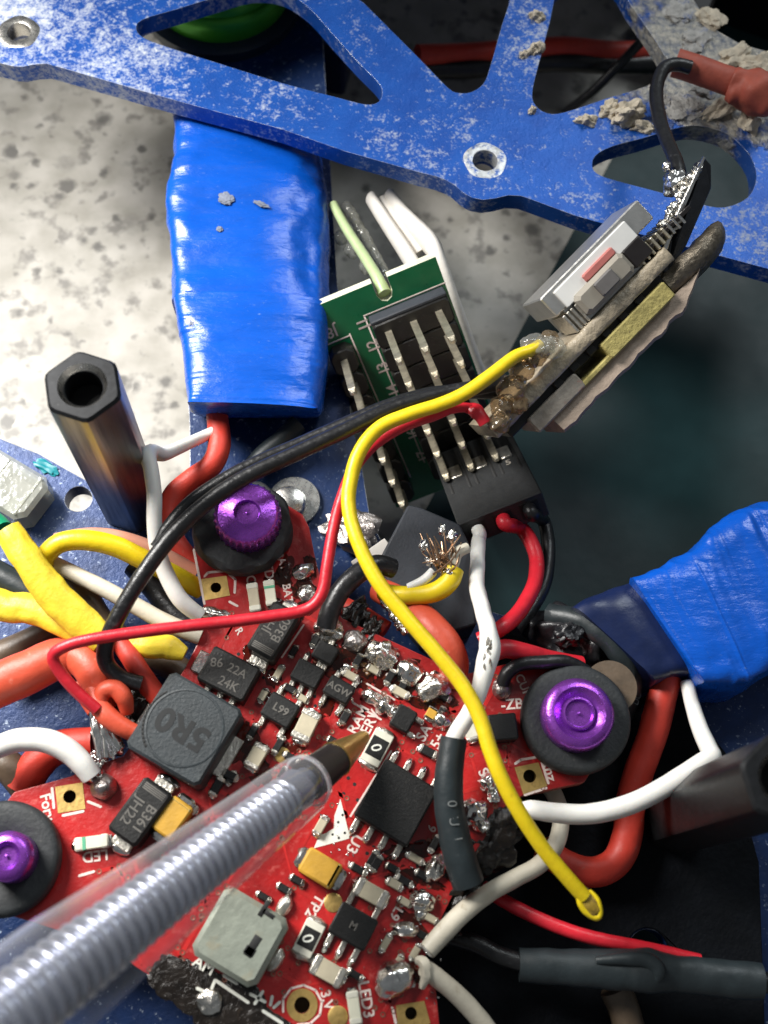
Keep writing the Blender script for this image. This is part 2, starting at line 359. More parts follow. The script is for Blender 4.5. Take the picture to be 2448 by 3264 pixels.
mat('motor_dark', (0.02, 0.03, 0.04), 0.4, metal=0.3)
mat('teal_chip', (0.0, 0.20, 0.24), 0.4)
clear('clear_barrel', (0.97, 0.97, 0.98), 0.05, (0.80, 0.80, 0.84), 0.04, edge=0.62)
clear('clear_rim', (0.93, 0.93, 0.96), 0.42, (0.8, 0.8, 0.83), 0.06)
clear('rib_clear', (0.86, 0.87, 0.90), 0.22, (0.62, 0.64, 0.70), 0.07, edge=0.45)
mat('rib_metal', (0.40, 0.42, 0.49), 0.30, metal=0.72, var=0.25, vs=0.3)
mat('core_silver', (0.20, 0.215, 0.27), 0.3, metal=0.5, var=0.2, vs=0.3)
clear('clear_connector', (0.88, 0.89, 0.86), 0.42, (0.55, 0.56, 0.50), 0.10, 0.06, 0.8)
clear('amber_resin', (0.86, 0.76, 0.62), 0.30, (0.32, 0.24, 0.15), 0.06, 0.12, 1.0)
clear('flux_film', (0.50, 0.22, 0.16), 0.30, (0.07, 0.022, 0.012), 0.12, 0.10, 1.5)
clear('hot_glue', (0.86, 0.86, 0.82), 0.22, (0.5, 0.5, 0.46), 0.06, 0.15, 1.2)

def floor_material():
    m = bpy.data.materials.new('terrazzo'); m.use_nodes = True; nt = m.node_tree; nd = nt.nodes; ln = nt.links; b = nd['Principled BSDF']
    tc = nd.new('ShaderNodeTexCoord'); mp = nd.new('ShaderNodeMapping'); mp.inputs['Scale'].default_value = (1000,)*3; ln.new(tc.outputs['Object'], mp.inputs[0])
    def nz(s, d=4):
        n = nd.new('ShaderNodeTexNoise'); n.inputs['Scale'].default_value = s; n.inputs['Detail'].default_value = d; ln.new(mp.outputs[0], n.inputs['Vector']); return n.outputs[0]
    def rng(x, a, c, lo=0.0, hi=1.0):
        q = nd.new('ShaderNodeMapRange'); q.inputs[1].default_value = a; q.inputs[2].default_value = c; q.inputs[3].default_value = lo; q.inputs[4].default_value = hi
        ln.new(x, q.inputs[0]); return q.outputs[0]
    def mixc(f, a, c):
        q = nd.new('ShaderNodeMix'); q.data_type = 'RGBA'; ln.new(f, q.inputs[0])
        if isinstance(a, tuple): q.inputs[6].default_value = (*a, 1)
        else: ln.new(a, q.inputs[6])
        q.inputs[7].default_value = (*c, 1); return q.outputs[2]
    c = mixc(rng(nz(0.28, 6), 0.36, 0.66), (0.51, 0.485, 0.435), (0.36, 0.34, 0.295))
    c = mixc(rng(nz(0.5, 3), 0.55, 0.68, 0, .8), c, (0.17, 0.16, 0.145))
    # round dark chips: Voronoi cells, each with its own radius
    for sc, rad in ((0.14, 0.42), (0.30, 0.44), (0.5, 0.42)):
        wn = nd.new('ShaderNodeTexNoise'); wn.inputs['Scale'].default_value = 1.3; ln.new(mp.outputs[0], wn.inputs['Vector'])
        wa = nd.new('ShaderNodeMix'); wa.data_type = 'VECTOR'; wa.inputs[0].default_value = 0.35
        vv = nd.new('ShaderNodeVectorMath'); vv.operation = 'MULTIPLY_ADD'; vv.inputs[1].default_value = (0.9,)*3; ln.new(wn.outputs['Color'], vv.inputs[0]); ln.new(mp.outputs[0], vv.inputs[2])
        vo = nd.new('ShaderNodeTexVoronoi'); vo.inputs['Scale'].default_value = sc; ln.new(vv.outputs[0], vo.inputs['Vector'])
        sp = nd.new('ShaderNodeSeparateColor'); ln.new(vo.outputs['Color'], sp.inputs[0])
        r = rng(sp.outputs[0], 0.35, 1.0, 0.0, rad)
        su = nd.new('ShaderNodeMath'); su.operation = 'SUBTRACT'; ln.new(r, su.inputs[0]); ln.new(vo.outputs['Distance'], su.inputs[1])
        c = mixc(rng(su.outputs[0], 0.0, 0.2, 0, 0.9), c, (0.12, 0.115, 0.105))
    ln.new(c, b.inputs['Base Color']); b.inputs['Roughness'].default_value = 0.5
    MATS['terrazzo'] = m
floor_material()

def plate_material():                         # blue anodised aluminium, scuffed down to bare metal in patches
    m = bpy.data.materials.new('frame_blue'); m.use_nodes = True; nt = m.node_tree; nd = nt.nodes; ln = nt.links; b = nd['Principled BSDF']
    tc = nd.new('ShaderNodeTexCoord'); mp = nd.new('ShaderNodeMapping'); mp.inputs['Scale'].default_value = (1000,)*3; ln.new(tc.outputs['Object'], mp.inputs[0])
    def nz(s, d=5, r=0.6):
        n = nd.new('ShaderNodeTexNoise'); n.inputs['Scale'].default_value = s; n.inputs['Detail'].default_value = d; n.inputs['Roughness'].default_value = r
        ln.new(mp.outputs[0], n.inputs['Vector']); return n.outputs[0]
    def mth(op, a, c):
        q = nd.new('ShaderNodeMath'); q.operation = op
        for k, x in enumerate((a, c)):
            if isinstance(x, (int, float)): q.inputs[k].default_value = x
            else: ln.new(x, q.inputs[k])
        return q.outputs[0]
    def rng(x, a, c, lo=0.0, hi=1.0):
        q = nd.new('ShaderNodeMapRange'); q.inputs[1].default_value = a; q.inputs[2].default_value = c; q.inputs[3].default_value = lo; q.inputs[4].default_value = hi
        ln.new(x, q.inputs[0]); return q.outputs[0]
    sx = nd.new('ShaderNodeSeparateXYZ'); ln.new(mp.outputs[0], sx.inputs[0])
    wear = mth('ADD', rng(nz(0.11, 3), 0.35, 0.7, -0.06, 0.10), rng(sx.outputs[0], -52, -16, 0.17, 0.0))
    f = mth('ADD', mth('ADD', mth('MULTIPLY', nz(1.1, 8, 0.7), .6), mth('MULTIPLY', nz(3.6, 5, 0.6), .4)), wear)
    mask = rng(f, 0.54, 0.74)
    ds = nd.new('ShaderNodeVectorMath'); ds.operation = 'DISTANCE'; ln.new(mp.outputs[0], ds.inputs[0]); ds.inputs[1].default_value = CRUST
    crust = rng(mth('ADD', mth('MULTIPLY', nz(0.45, 7, 0.62), 13.0), mth('MULTIPLY', ds.outputs['Value'], -1.0)), -4.2, -2.2)
    c1 = nd.new('ShaderNodeMix'); c1.data_type = 'RGBA'; ln.new(rng(nz(0.3), 0.3, 0.7), c1.inputs[0])
    c1.inputs[6].default_value = (0.003, 0.060, 0.32, 1); c1.inputs[7].default_value = (0.006, 0.090, 0.42, 1)
    c2 = nd.new('ShaderNodeMix'); c2.data_type = 'RGBA'; ln.new(mask, c2.inputs[0]); ln.new(c1.outputs[2], c2.inputs[6]); c2.inputs[7].default_value = (0.54, 0.57, 0.60, 1)
    c3 = nd.new('ShaderNodeMix'); c3.data_type = 'RGBA'; ln.new(crust, c3.inputs[0]); ln.new(c2.outputs[2], c3.inputs[6])
    cr = nd.new('ShaderNodeMix'); cr.data_type = 'RGBA'; ln.new(rng(nz(1.6, 5), 0.35, 0.62), cr.inputs[0]); cr.inputs[6].default_value = (0.17, 0.19, 0.23, 1); cr.inputs[7].default_value = (0.50, 0.47, 0.41, 1)
    ln.new(cr.outputs[2], c3.inputs[7]); ln.new(c3.outputs[2], b.inputs['Base Color'])
    ln.new(rng(mask, 0, 1, 0.40, 0.62), b.inputs['Roughness']); ln.new(rng(mask, 0, 1, 0.35, 0.15), b.inputs['Metallic'])
    bp = nd.new('ShaderNodeBump'); bp.inputs['Distance'].default_value = 0.09*S; ln.new(mth('ADD', f, mth('MULTIPLY', crust, mth('MULTIPLY', nz(1.4, 6), 5.0))), bp.inputs['Height']); ln.new(bp.outputs[0], b.inputs['Normal'])
    MATS['frame_blue'] = m
_pl = [P(x, y, 3.0) for x, y in ((-140, 150), (2800, 960), (2800, -1700), (500, -1700))]
_pc = Vector(((min(p.x for p in _pl)+max(p.x for p in _pl))/2, (min(p.y for p in _pl)+max(p.y for p in _pl))/2, 1.0))
CRUST = P(2320, 190, 3.0)-_pc
plate_material()

# ================================================================== the surface
ZF = -20.6                                    # floor
ZB = -7.0                                     # top of the lower frame plate
ZP = 3.0                                      # top of the upper frame plate
mb = MB(); mb.cbox(I4, 900, 900, ZF-3, ZF, 0.1, cx=0, cy=60)
obj('floor', mb, 'terrazzo', kind='structure', label='speckled cream terrazzo floor', smooth=False)
def smooth_loop(pts, z, n=4):                 # closed Catmull-Rom through photo pixels
    q = [P(x, y, z) for x, y in pts]; m = len(q); out = []
    for i in range(m):
        p0, p1, p2, p3 = q[i-1], q[i], q[(i+1) % m], q[(i+2) % m]
        for k in range(n):
            t = k/n
            out.append(0.5*((2*p1)+(p2-p0)*t+(2*p0-5*p1+4*p2-p3)*t*t+(3*p1-p0-3*p2+p3)*t**3))
    return out
def lin_loop(pts, z): return [P(x, y, z) for x, y in pts]
def circ(x, y, rmm, z, n=28):
    c = P(x, y, z); return [c+Vector((rmm*math.cos(2*math.pi*i/n), rmm*math.sin(2*math.pi*i/n), 0)) for i in range(n)]

mb = MB(); mb.prism(lin_loop([(1905, 590), (1391, 1560), (700, 2880), (900, 5200), (4800, 5200), (5200, -900), (2700, -900)], ZF+.3), [], ZF+.004, ZF+0.3)
obj('plastic_sheet', mb, 'sheet_teal', smooth=False, label='dark teal shiny plastic sheet lying on the speckled floor', cat='sheet')

# lower frame plate with its arms
out = [(-260, 1310), (0, 1398), (120, 1445), (300, 1545), (420, 1625), (540, 1612), (606, 1560), (604, 1350), (575, 900), (560, 300), (520, -200), (1010, -200), (1040, 300),
       (1075, 900), (1120, 1330), (1155, 1500), (1181, 1660), (1225, 1740), (1400, 1900), (1600, 1960), (1800, 1950), (1990, 1870), (2250, 1740), (2900, 1440), (3100, 1800),
       (2500, 2230), (2420, 2420), (2480, 2800), (2700, 3500), (1400, 3900), (300, 3800), (-400, 3300), (-500, 2100)]
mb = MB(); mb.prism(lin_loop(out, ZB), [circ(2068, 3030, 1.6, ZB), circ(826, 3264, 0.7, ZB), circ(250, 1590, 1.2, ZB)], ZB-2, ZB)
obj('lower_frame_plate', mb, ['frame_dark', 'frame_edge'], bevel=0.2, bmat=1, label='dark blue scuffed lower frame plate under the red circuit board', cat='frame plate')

# upper frame plate with its cut-outs
out = [(-140, 150), (-60, 190), (0, 200), (35, 210), (70, 213), (110, 205), (150, 203), (205, 218), (280, 240), (560, 320), (900, 412), (1100, 482), (1340, 550), (1390, 562), (1420, 573), (1450, 590),
       (1478, 615), (1505, 630), (1540, 637), (1580, 632), (1620, 622), (1660, 624), (1690, 634), (1830, 686), (2000, 735), (2250, 803), (2448, 857), (2800, 960), (2800, 300), (2448, 165), (2360, 140), (2290, 100),
       (2240, 45), (2205, -10), (2190, -120), (2300, -500), (2800, -900), (2800, -1700), (500, -1700), (400, -700), (250, -300), (-140, -160)]
hA = smooth_loop([(434, 92), (455, 62), (560, 30), (690, -10), (800, -40), (900, -30), (985, 25), (1060, 108), (1140, 196), (1205, 262), (1219, 295), (1206, 325), (1165, 333), (1080, 312), (900, 265), (700, 203), (540, 152), (460, 122)], ZP, 3)
hB = smooth_loop([(1060, -90), (1160, 10), (1250, 100), (1340, 190), (1428, 280), (1462, 296), (1500, 294), (1540, 268), (1562, 215), (1600, 80), (1630, -30), (1600, -140), (1300, -180)], ZP, 3)
hC = smooth_loop([(1780, -40), (1755, 60), (1722, 185), (1697, 290), (1706, 335), (1745, 361), (1800, 358), (1930, 315), (2060, 275), (2112, 240), (2130, 205), (2115, 170), (2070, 100), (2010, 15), (1960, -60), (1860, -90)], ZP, 3)
hD = smooth_loop([(1889, 535), (1897, 497), (1950, 467), (2050, 440), (2150, 410), (2225, 401), (2320, 428), (2390, 495), (2411, 565), (2385, 628), (2310, 661), (2230, 650), (2100, 612), (1990, 583), (1915, 560)], ZP, 3)
mb = MB(); mb.prism(lin_loop(out, ZP), [hA, hB, hC, hD, circ(60, 102, 1.12, ZP), circ(1546, 512, 1.18, ZP)], ZP-2.0, ZP)
plate = obj('upper_frame_plate', mb, ['frame_blue', 'frame_edge'], bevel=0.16, bmat=1, label='bright blue scratched aluminium frame plate with triangular cut-outs', cat='frame plate')
for x, y, rr, mt in ((60, 102, 1.12, 'steel'), (1546, 512, 1.18, 'frame_edge')):
    mb = MB(); M = FR(x, y, 0, ZP)
    mb.lathe(M, [(rr-.02, -1.6), (rr-.02, .02), (rr+.1, .06), (rr+.62, .05), (rr+.8, .006)], 40, cap=False, fn=lambda i, r, a: r+(0 if i < 3 else .06*math.sin(5*a)))
    obj('hole_rim', mb, mt, plate)

# crumbs of dried mud on the plate
crumbs = [(2000, 372, 60, 40, 1.3, 'largest pale wedge of dried mud, left of the black aerial wire'),
          (1945, 352, 38, 30, 0.8, 'knobbly mud crumb between the big mud wedge and the triangular cut-out'),
          (1868, 388, 34, 18, 0.7, 'lone flat mud crumb below the right triangular cut-out'),
          (1706, 160, 26, 24, 0.8, 'round mud crumb on the slanting strut beside a tiny crumb'),
          (1712, 55, 26, 22, 0.7, 'mud crumb stuck higher up on the slanting strut edge'),
          (1670, 177, 16, 13, 0.5, 'tiny mud crumb beside the round one on the strut'),
          (1697, 355, 14, 12, 0.5, 'tiny mud crumb at the lower corner of the triangular cut-out'),
          (2385, 395, 34, 46, 1.0, 'upright mud crumb just below the crumpled red sleeve'),
          (2300, 345, 90, 30, 0.8, 'long pale ridge of mud under the straight red sleeve'),
          (2420, 215, 70, 45, 0.9, 'cream mud lump behind the crumpled red sleeve'),
          (2260, 60, 40, 60, 0.6, 'tall mud lump at the black gap by the plate corner'),
          (2340, 180, 70, 34, 0.6, 'mud lump just above the straight red sleeve'),
          (2180, 345, 70, 50, 0.4, 'flat grey mud crust right of the black aerial wire'),
          (2170, 40, 50, 60, 0.35, 'flat grey mud crust on the strut beside the black gap'),
          (2220, 130, 60, 45, 0.45, 'flat grey mud crust above the start of the red sleeve'),
          (2250, 280, 60, 40, 0.4, 'flat grey mud crust touching the lower side of the red sleeve'),
          (2050, 410, 40, 20, 0.6, 'small mud crumb between the big wedge and the oval cut-out'),
          (2110, 330, 34, 30, 0.4, 'flat grey mud crust under the black aerial wire')]
for i, (x, y, a, b, hh, lab) in enumerate(crumbs):
    mb = MB(); M = FR(x, y, random.uniform(-40, 40), ZP+.0); k = 1/36.0
    mb.blob(M, a*k, b*k, hh*1.1, 0.55, 1.6, i+3, 4, zmin=-0.05)
    flat = hh < 0.5
    obj('mud_crumb', mb, 'mud_grey' if flat else 'mud', smooth=True, ang=28, label=lab, cat='crumb', group='dried mud on the blue plate')

# what shows through the cut-outs
t = thing('motor', P(700, -120, ZB), 'green motor bell seen through the long cut-out of the blue plate', 'motor')
M = FR(690, -120, 0, -2); M.translation.z = 0
mb = MB(); mb.lathe(M, [(8.6, ZB+.01), (8.8, -5.6), (8.0, -5.2), (2, -5.1)], 40); obj('motor_base', mb, 'motor_dark', t)
mb = MB(); mb.lathe(M, [(7.6, -5.2), (7.8, -3.4), (7.4, -2.6), (7.05, -2.4), (6.9, -1.9), (6.2, -.8), (5.2, -.1), (1.2, .3)], 48); obj('bell', mb, 'motor_green', t)
mb = MB(); mb.cbox(FR(960, 210, 12, ZF), 12, 6, .01, 8, .4); obj('battery_block', mb, 'tape_navy', label='navy wrapped block on the floor beyond the green motor', cat='block')
mb = MB(); mb.tube([P(1330, 175, -12), P(1480, 170, -13), P(1620, 160, -12), P(1800, 150, -12), P(1990, 165, -13), P(2300, 150, -14)], 1.15); obj('cable', mb, 'silicone_red', label='thick red cable on the floor seen through the plate cut-outs', cat='wire')
mb = MB(); mb.tube([P(1330, 220, -14), P(1480, 220, -14), P(1620, 205, -13.5), P(1800, 196, -13), P(1990, 205, -14), P(2300, 190, -14)], 1.15); obj('cable', mb, 'wire_black', label='thick black cable beside the red cable under the plate', cat='wire')
mb = MB(); mb.tube([P(2250, 60, -8), P(2080, 110, -9), P(1980, 200, -11), P(1890, 290, -14), P(1800, 360, -17.5)], .55); obj('thin_cable', mb, 'wire_black', label='thin grey cable crossing under the right triangular cut-out', cat='wire')
mb = MB(); mb.cbox(FR(2120, 150, 20, ZF), 7, 8, .35, 8, .4); obj('plug_block', mb, 'black_plastic', label='black block in the dark under the plate by the red shrink tube', cat='block')
mb = MB(); mb.cbox(FR(2520, 40, 20, ZF), 26, 12, .35, 12, .4); obj('dark_case', mb, 'foam_black', label='black case beyond the mud-caked corner of the blue plate', cat='case')

# ================================================================== taped speed controllers
def wrap(name, stations, z0, z1, mat, label, n=84, ns=130, amp=.16, seed=0, fold=0.0, flap=0, slope=0):
    sts = [(P(*a, (z0+z1)/2+.4), P(*b, (z0+z1)/2+.4)) for a, b in stations]
    rs = []
    for i in range(ns+1):
        u = i/ns*(len(sts)-1); k = min(int(u), len(sts)-2); t = u-k; t = t*t*(3-2*t)*.5+t*.5
        L = sts[k][0].lerp(sts[k+1][0], t); Rr = sts[k][1].lerp(sts[k+1][1], t)
        zz = z0+(z1-.55-z0)*max(0, 1-i/ns*flap)**2 if flap else z0; c = (L+Rr)/2; hw = (Rr-L)/2; ring = []; zc = (zz+z1)/2; hz = (z1-zz)/2
        for j in range(n):
            a = 2*math.pi*j/n; ca, sa = math.cos(a), math.sin(a); e = 0.30
            x = math.copysign(abs(ca)**e, ca); z = math.copysign(abs(sa)**e, sa)
            p = c+hw*x; p.z = zc+hz*z-slope*max(0, x-.25)**1.3*(1 if z > 0 else .2)
            d = (hw.normalized()*ca+Vector((0, 0, sa)))
            q = Vector((p.x*.22+seed, p.y*.22, p.z*.25)); w2 = noise.noise(q)+.5*noise.noise(q*2.7)
            rid = max(0, noise.noise(Vector((i*.15+seed*5, p.x*.07, seed)))-.05)*2.2-.5*max(0, noise.noise(Vector((i*.37+seed*3, p.x*.12, seed+4))))
            cr = (1-abs(noise.noise(Vector((p.x*.10+seed, p.y*.34, p.z*.3+seed)))))**9+.6*(1-abs(noise.noise(Vector((p.x*.3+seed*2, p.y*.22, p.z*.3)))))**12
            p = p+d*(amp*w2+fold*rid*(.6+noise.noise(q*1.7))+fold*1.0*cr)
            ring.append(p)
        rs.append(ring)
    mb = MB(); mb.rings(rs)
    return mb
t = thing('taped_speed_controller', P(790, 900, ZB), 'long speed controller wrapped in bright blue tape on the arm below the plate', 'speed controller', 'speed controllers wrapped in blue tape')
st = [((612, 1336), (1012, 1346)), ((604, 1260), (1030, 1260)), ((585, 1130), (1044, 1140)), ((562, 990), (1040, 1000)), ((553, 880), (1030, 880)), ((545, 720), (1036, 740)), ((540, 630), (1030, 600)), ((566, 540), (1010, 520)), ((562, 440), (1000, 440)), ((556, 380), (988, 375)), ((560, 325), (985, 345))]
obj('tape_wrap', wrap('tape_wrap', st[:4], ZB, .75, 'tape_blue', '', seed=2, amp=.2, fold=.06, flap=2.6, slope=1.2), 'tape_blue', t, ang=80)
obj('tape_wrap', wrap('tape_wrap', [(a, (b[0]+14, b[1])) for a, b in st[3:]], ZB, .45, 'tape_blue', '', seed=5, amp=.36, fold=.07, slope=2.6), 'tape_blue', t, ang=80)
mb = MB()
for x, y, a, b in ((720, 632, 26, 22), (832, 650, 26, 9), (630, 1000, 16, 48), (700, 730, 10, 10)):
    mb.blob(FR(x, y, 20, .56), a/38, b/38, .09, .5, 2.4, x, 4)
obj('glue_smear', mb, 'smear', t)
t = thing('taped_speed_controller', P(2300, 1950, ZB), 'speed controller wrapped in deep blue tape in the shade beside the thick red wire', 'speed controller', 'speed controllers wrapped in blue tape')
st = [((1975, 1890), (2190, 2200)), ((2070, 1845), (2260, 2215)), ((2150, 1795), (2345, 2215)), ((2240, 1715), (2430, 2150)), ((2340, 1655), (2540, 2080)), ((2460, 1615), (2640, 2020)), ((2700, 1520), (2850, 1930))]
obj('tape_wrap', wrap('tape_wrap', st, ZB, 2.0, 'tape_blue', '', seed=9, amp=.4, fold=.14, flap=5), 'tape_blue', t, ang=80)
st = [((1800, 1965), (2060, 2200)), ((1870, 1925), (2110, 2180)), ((2000, 1875), (2190, 2180)), ((2100, 1850), (2260, 2170))]
obj('tape_wrap', wrap('tape_wrap', st, ZB, 1.0, 'tape_navy', '', seed=11, amp=.4, ns=24), 'tape_navy', t, ang=80, label='black inner layer of tape')

mb = MB(); mb.prism(lin_loop([(640, -260), (960, -260), (1000, 700), (960, 1010), (650, 1000), (620, 500)], ZB-2), [], ZF+.004, ZB-2.004)  # block added under the arm, out of sight, to throw shade on the floor
obj('shade_block', mb, 'foam_black', bevel=.3, label='added black shade block under the arm with the long blue tape wrap', cat='shade block')

# black foam, slab and bundle round the board
mb = MB(); mb.prism(lin_loop([(1560, 1985), (1800, 1975), (2010, 2050), (2180, 2230), (2330, 2420), (2420, 2750), (2440, 3300), (2300, 3480), (1380, 3480), (1330, 3000), (1560, 2600)], ZB+.7), [circ(2068, 3030, 1.7, ZB+.7)], ZB+.004, ZB+.7)
obj('foam_pad', mb, 'foam_black', bevel=.15, label='black foam pad on the lower frame plate under the loose wires', cat='foam pad')
mb = MB(); mb.prism(lin_loop([(1300, 1608), (1345, 1618), (1467, 1670), (1508, 1760), (1520, 1990), (1350, 2040), (1240, 1900), (1215, 1770)], -3), [], ZB+.004, -3.0)
obj('rubber_slab', mb, 'slate', bevel=.2, label='slate black slab with a chipped corner behind the frayed yellow wire', cat='slab')
t = thing('tape_bundle', P(1840, 2060, ZB), 'shiny black tape bundle behind the purple nut beside the blue tape', 'tape bundle')
mb = MB(); mb.blob(FR(1850, 2060, 20, -4), 4.4, 3.2, 3.6, .35, 1.4, 4, 5, zmin=-2.9); obj('bundle', mb, 'tape_black', t, ang=60)
mb = MB(); mb.blob(FR(1810, 2025, -20, -.4), 1.3, 1.0, 1.0, .3, 2.0, 8, 4); obj('knot', mb, 'tape_black', t, ang=30)
mb = MB(); mb.tube([P(1750, 1960, -2), P(1860, 1985, -.5), P(1950, 2050, -.2), P(2000, 2130, -1), P(2000, 2230, -3), P(1940, 2320, -5), P(1850, 2390, -5.5)], 1.0, rough=.15); obj('cable_loop', mb, 'shrink_black', label='black cable looping round the purple nut', cat='wire')
letters('lettering', 'DC', FR(2028, 2230, -70, -2.0), .7, 'shrink_print', bpy.data.objects['cable_loop'], h=.3)

# hexagonal standoffs
def standoff(x, y, zt, label, body='nickel_black'):
    c = P(x, y, zt); c.z = 0; M = Matrix.Translation(c) @ Matrix.Rotation(math.radians(12), 4, 'Z')
    t = thing('hex_standoff', (c.x, c.y, ZB), label, 'standoff', 'hexagonal standoffs'); mb = MB(); n = 48; ap = 2.55
    def hexr(r, a):
        k = (a+math.pi/6) % (math.pi/3)-math.pi/6
        return min(r/math.cos(k), r*1.115)
    rs = []
    for r, z, hx in ((ap, ZB, 1), (ap, zt-.25, 1), (ap-.22, zt, 1), (1.75, zt, 0), (1.42, zt-.5, 0), (1.36, zt-.55, 0), (1.36, zt-9, 0)):
        rs.append([M @ Vector(((hexr(r, 2*math.pi*j/n) if hx else r)*math.cos(2*math.pi*j/n), (hexr(r, 2*math.pi*j/n) if hx else r)*math.sin(2*math.pi*j/n), z)) for j in range(n)])
    mb.rings(rs[:2], cap=False); mb.rings(rs[1:4], cap=False, mi=1); mb.rings(rs[3:5], cap=False, mi=2); mb.rings(rs[4:], cap=False, mi=1)
    obj('body', mb, [body, 'black_oxide', 'steel'], t, ang=22)
    mb = MB(); mb.lathe(M, [(1.34, zt-9), (1.34, zt-2.5)], 32, cap=False); mb.lathe(M, [(1.35, zt-2.55), (.01, zt-2.5)], 24, cap=False); obj('bore', mb, 'bore', t)
    return t
standoff(262, 1228, 16, 'tall dark metal hexagonal standoff with an open bore by the white wire loop')
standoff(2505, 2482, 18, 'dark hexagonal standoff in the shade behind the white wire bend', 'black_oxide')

# translucent connector, green tip, teal flake
t = thing('connector', P(50, 1590, ZB), 'translucent grey plastic connector lying on the blue plate edge', 'connector')
M = FR(52, 1585, 31, ZB)
mb = MB(); mb.cbox(M, 9.5, 4.6, .02, 3.2, .35, .8, cx=-1.6, bot=True); obj('shell', mb, 'clear_connector', t)
mb = MB(); mb.cbox(M, 2.6, 2.0, .5, 2.2, .2, cx=.6, cy=.4); obj('contact_block', mb, 'button_grey', t)
for dx in (-3.2, -1.2, 2.2):
    mb = MB(); mb.cbox(M, .35, 4.0, .4, 3.3, .1, cx=dx); obj('rib', mb, 'clear_connector', t)
mb = MB(); mb.cbox(M, 1.2, 1.6, .4, 2.7, .1, cx=1.5, cy=-1.2); obj('latch', mb, 'clear_connector', t)
mb = MB(); mb.tube([P(-60, 1640, -3), P(-10, 1665, -3), P(14, 1690, -2.5)], .8); obj('wire_stub', mb, 'wire_green', label='green wire stub at the translucent connector', cat='wire')
mb = MB(); mb.blob(FR(145, 1490, 30, ZB+.1), 1.2, .5, .18, .6, 1.8, 3, 3); obj('plastic_flake', mb, 'teal_chip', label='teal plastic flake on the edge of the lower blue plate', cat='flake')

# ================================================================== green receiver board with pin headers
A, B, C = P(985, 985, -0.6), P(1365, 828, 2.2), P(1296, 1606, -17.8)   # leaning, lower edge on the floor; pin pitch comes out near 2.5 mm
gx = (B-A).normalized(); gl = (C-A); gl = (gl-gx*gl.dot(gx)); GL = gl.length; gyn = gl.normalized()
GN = gx.cross(-gyn).normalized(); GW = (B-A).length
def gp(x, y, h=0): return PP(x, y, A, GN, h)
t = thing('header_board', A.lerp(C, .5)+(B-A)*.5, 'green circuit board with rows of tall header pins, plugged by a black connector', 'circuit board')
def gloc(p): d = p-A; return d.dot(gx), d.dot(gyn)
nx_, ny_ = gloc(gp(1226, 935)); nt_, _ = gloc(gp(1205, 905))
Wd = gloc(gp(1365, 828))[0]
W2 = Wd+0.7
def g3(u, v, h): return A+gx*u+gyn*v+GN*h
loop = [(0, 0), (nx_-.75, 0), (nx_-.75, 1.3), (nx_-.5, 1.9), (nx_, 2.15), (nx_+.5, 1.9), (nx_+.75, 1.3), (nx_+.75, 0), (W2, 0), (W2, GL), (0, GL)]
mb = MB(); tri = tessellate_polygon([[Vector((u, -v, 0)) for u, v in loop]]); n = len(loop)
mb.add([g3(u, v, 0) for u, v in loop]+[g3(u, v, -1.2) for u, v in loop], [tuple(f) for f in tri]+[tuple(i+n for i in f) for f in tri])
b0 = len(mb.f); mb.f += [(i, (i+1) % n, n+(i+1) % n, n+i) for i in range(n)]; mb.m += [1]*n
board_g = obj('board', mb, ['pcb_green', 'fibre'], t, smooth=False)
PB = [gp(1232, 1042), gp(1308, 1006), gp(1386, 968)]
u0, v0 = gloc(PB[0]); du = (gloc(PB[2])[0]-u0)/2
v7 = gloc(gp(1418, 1456))[1]; dv = (v7-v0)/6
GM = mk(A, gx, GN)                            # local: x across, y up the board (negative goes down), z off the board
# header plastic: one block per row of three, scalloped
for r in range(7):
    mb = MB(); mb.cbox(GM, du*3, dv-.06, 0, 1.7, .12, .3, cx=u0+du, cy=-(v0+dv*r)); obj('header_block', mb, 'header', t)
u8, v8 = gloc(gp(1093, 1133))
for r in range(7):
    mb = MB(); mb.cbox(GM, 2.3, dv-.06, 0, 1.7, .12, .5, cx=u8, cy=-(v8+dv*r)); obj('header_block', mb, 'header', t)
def pin(u, v, L):
    mb = MB(); a = .32
    rs = [[GM @ Vector((u+x, -v+y, z)) for x, y in ((-q, -q), (q, -q), (q, q), (-q, q))] for q, z in ((a, 0), (a, L-.6), (a*.45, L))]
    mb.rings(rs); return obj('pin', mb, 'pin', t, smooth=False)
for r in range(7):
    for c in range(3): pin(u0+du*c, v0+dv*r, 8.2 if r < 6 else 5)
for r in range(7): pin(u8, v8+dv*r, 8.2)
mb = MB()                                     # printed outlines
for u, v, sx_, sy_ in ((u0+du, v0-dv*.72, du*3.3, .14), (u0-du*.62, v0+dv*2.6, .14, dv*6.6), (u8+1.35, v8+dv*2.6, .14, dv*6.6), (u8-.1, v8-dv*.62, 2.8, .14)):
    mb.cbox(GM, sx_, sy_, .006, .03, .01, cx=u, cy=-v)
obj('printed_outline', mb, 'silk', t)
for i in range(7):
    u, v = gloc(gp(1158+31.7*i, 1030+70*i))
    letters('lettering', 'J%d' % (i+1), GM @ Matrix.Translation((u, -v, 0)) @ Matrix.Rotation(math.radians(90), 4, 'Z'), 1.5, 'silk', t, off=.01)
u, v = gloc(gp(1056, 1058)); letters('lettering', 'J8', GM @ Matrix.Translation((u, -v, 0)) @ Matrix.Rotation(math.radians(180), 4, 'Z'), 1.5, 'silk', t, off=.01)
mb = MB(); mb.cbox(GM, du*3, .4, 0, 1.55, .1, cx=u0+du, cy=-(v0-dv*.5-.16)); obj('header_end', mb, 'slate', t)

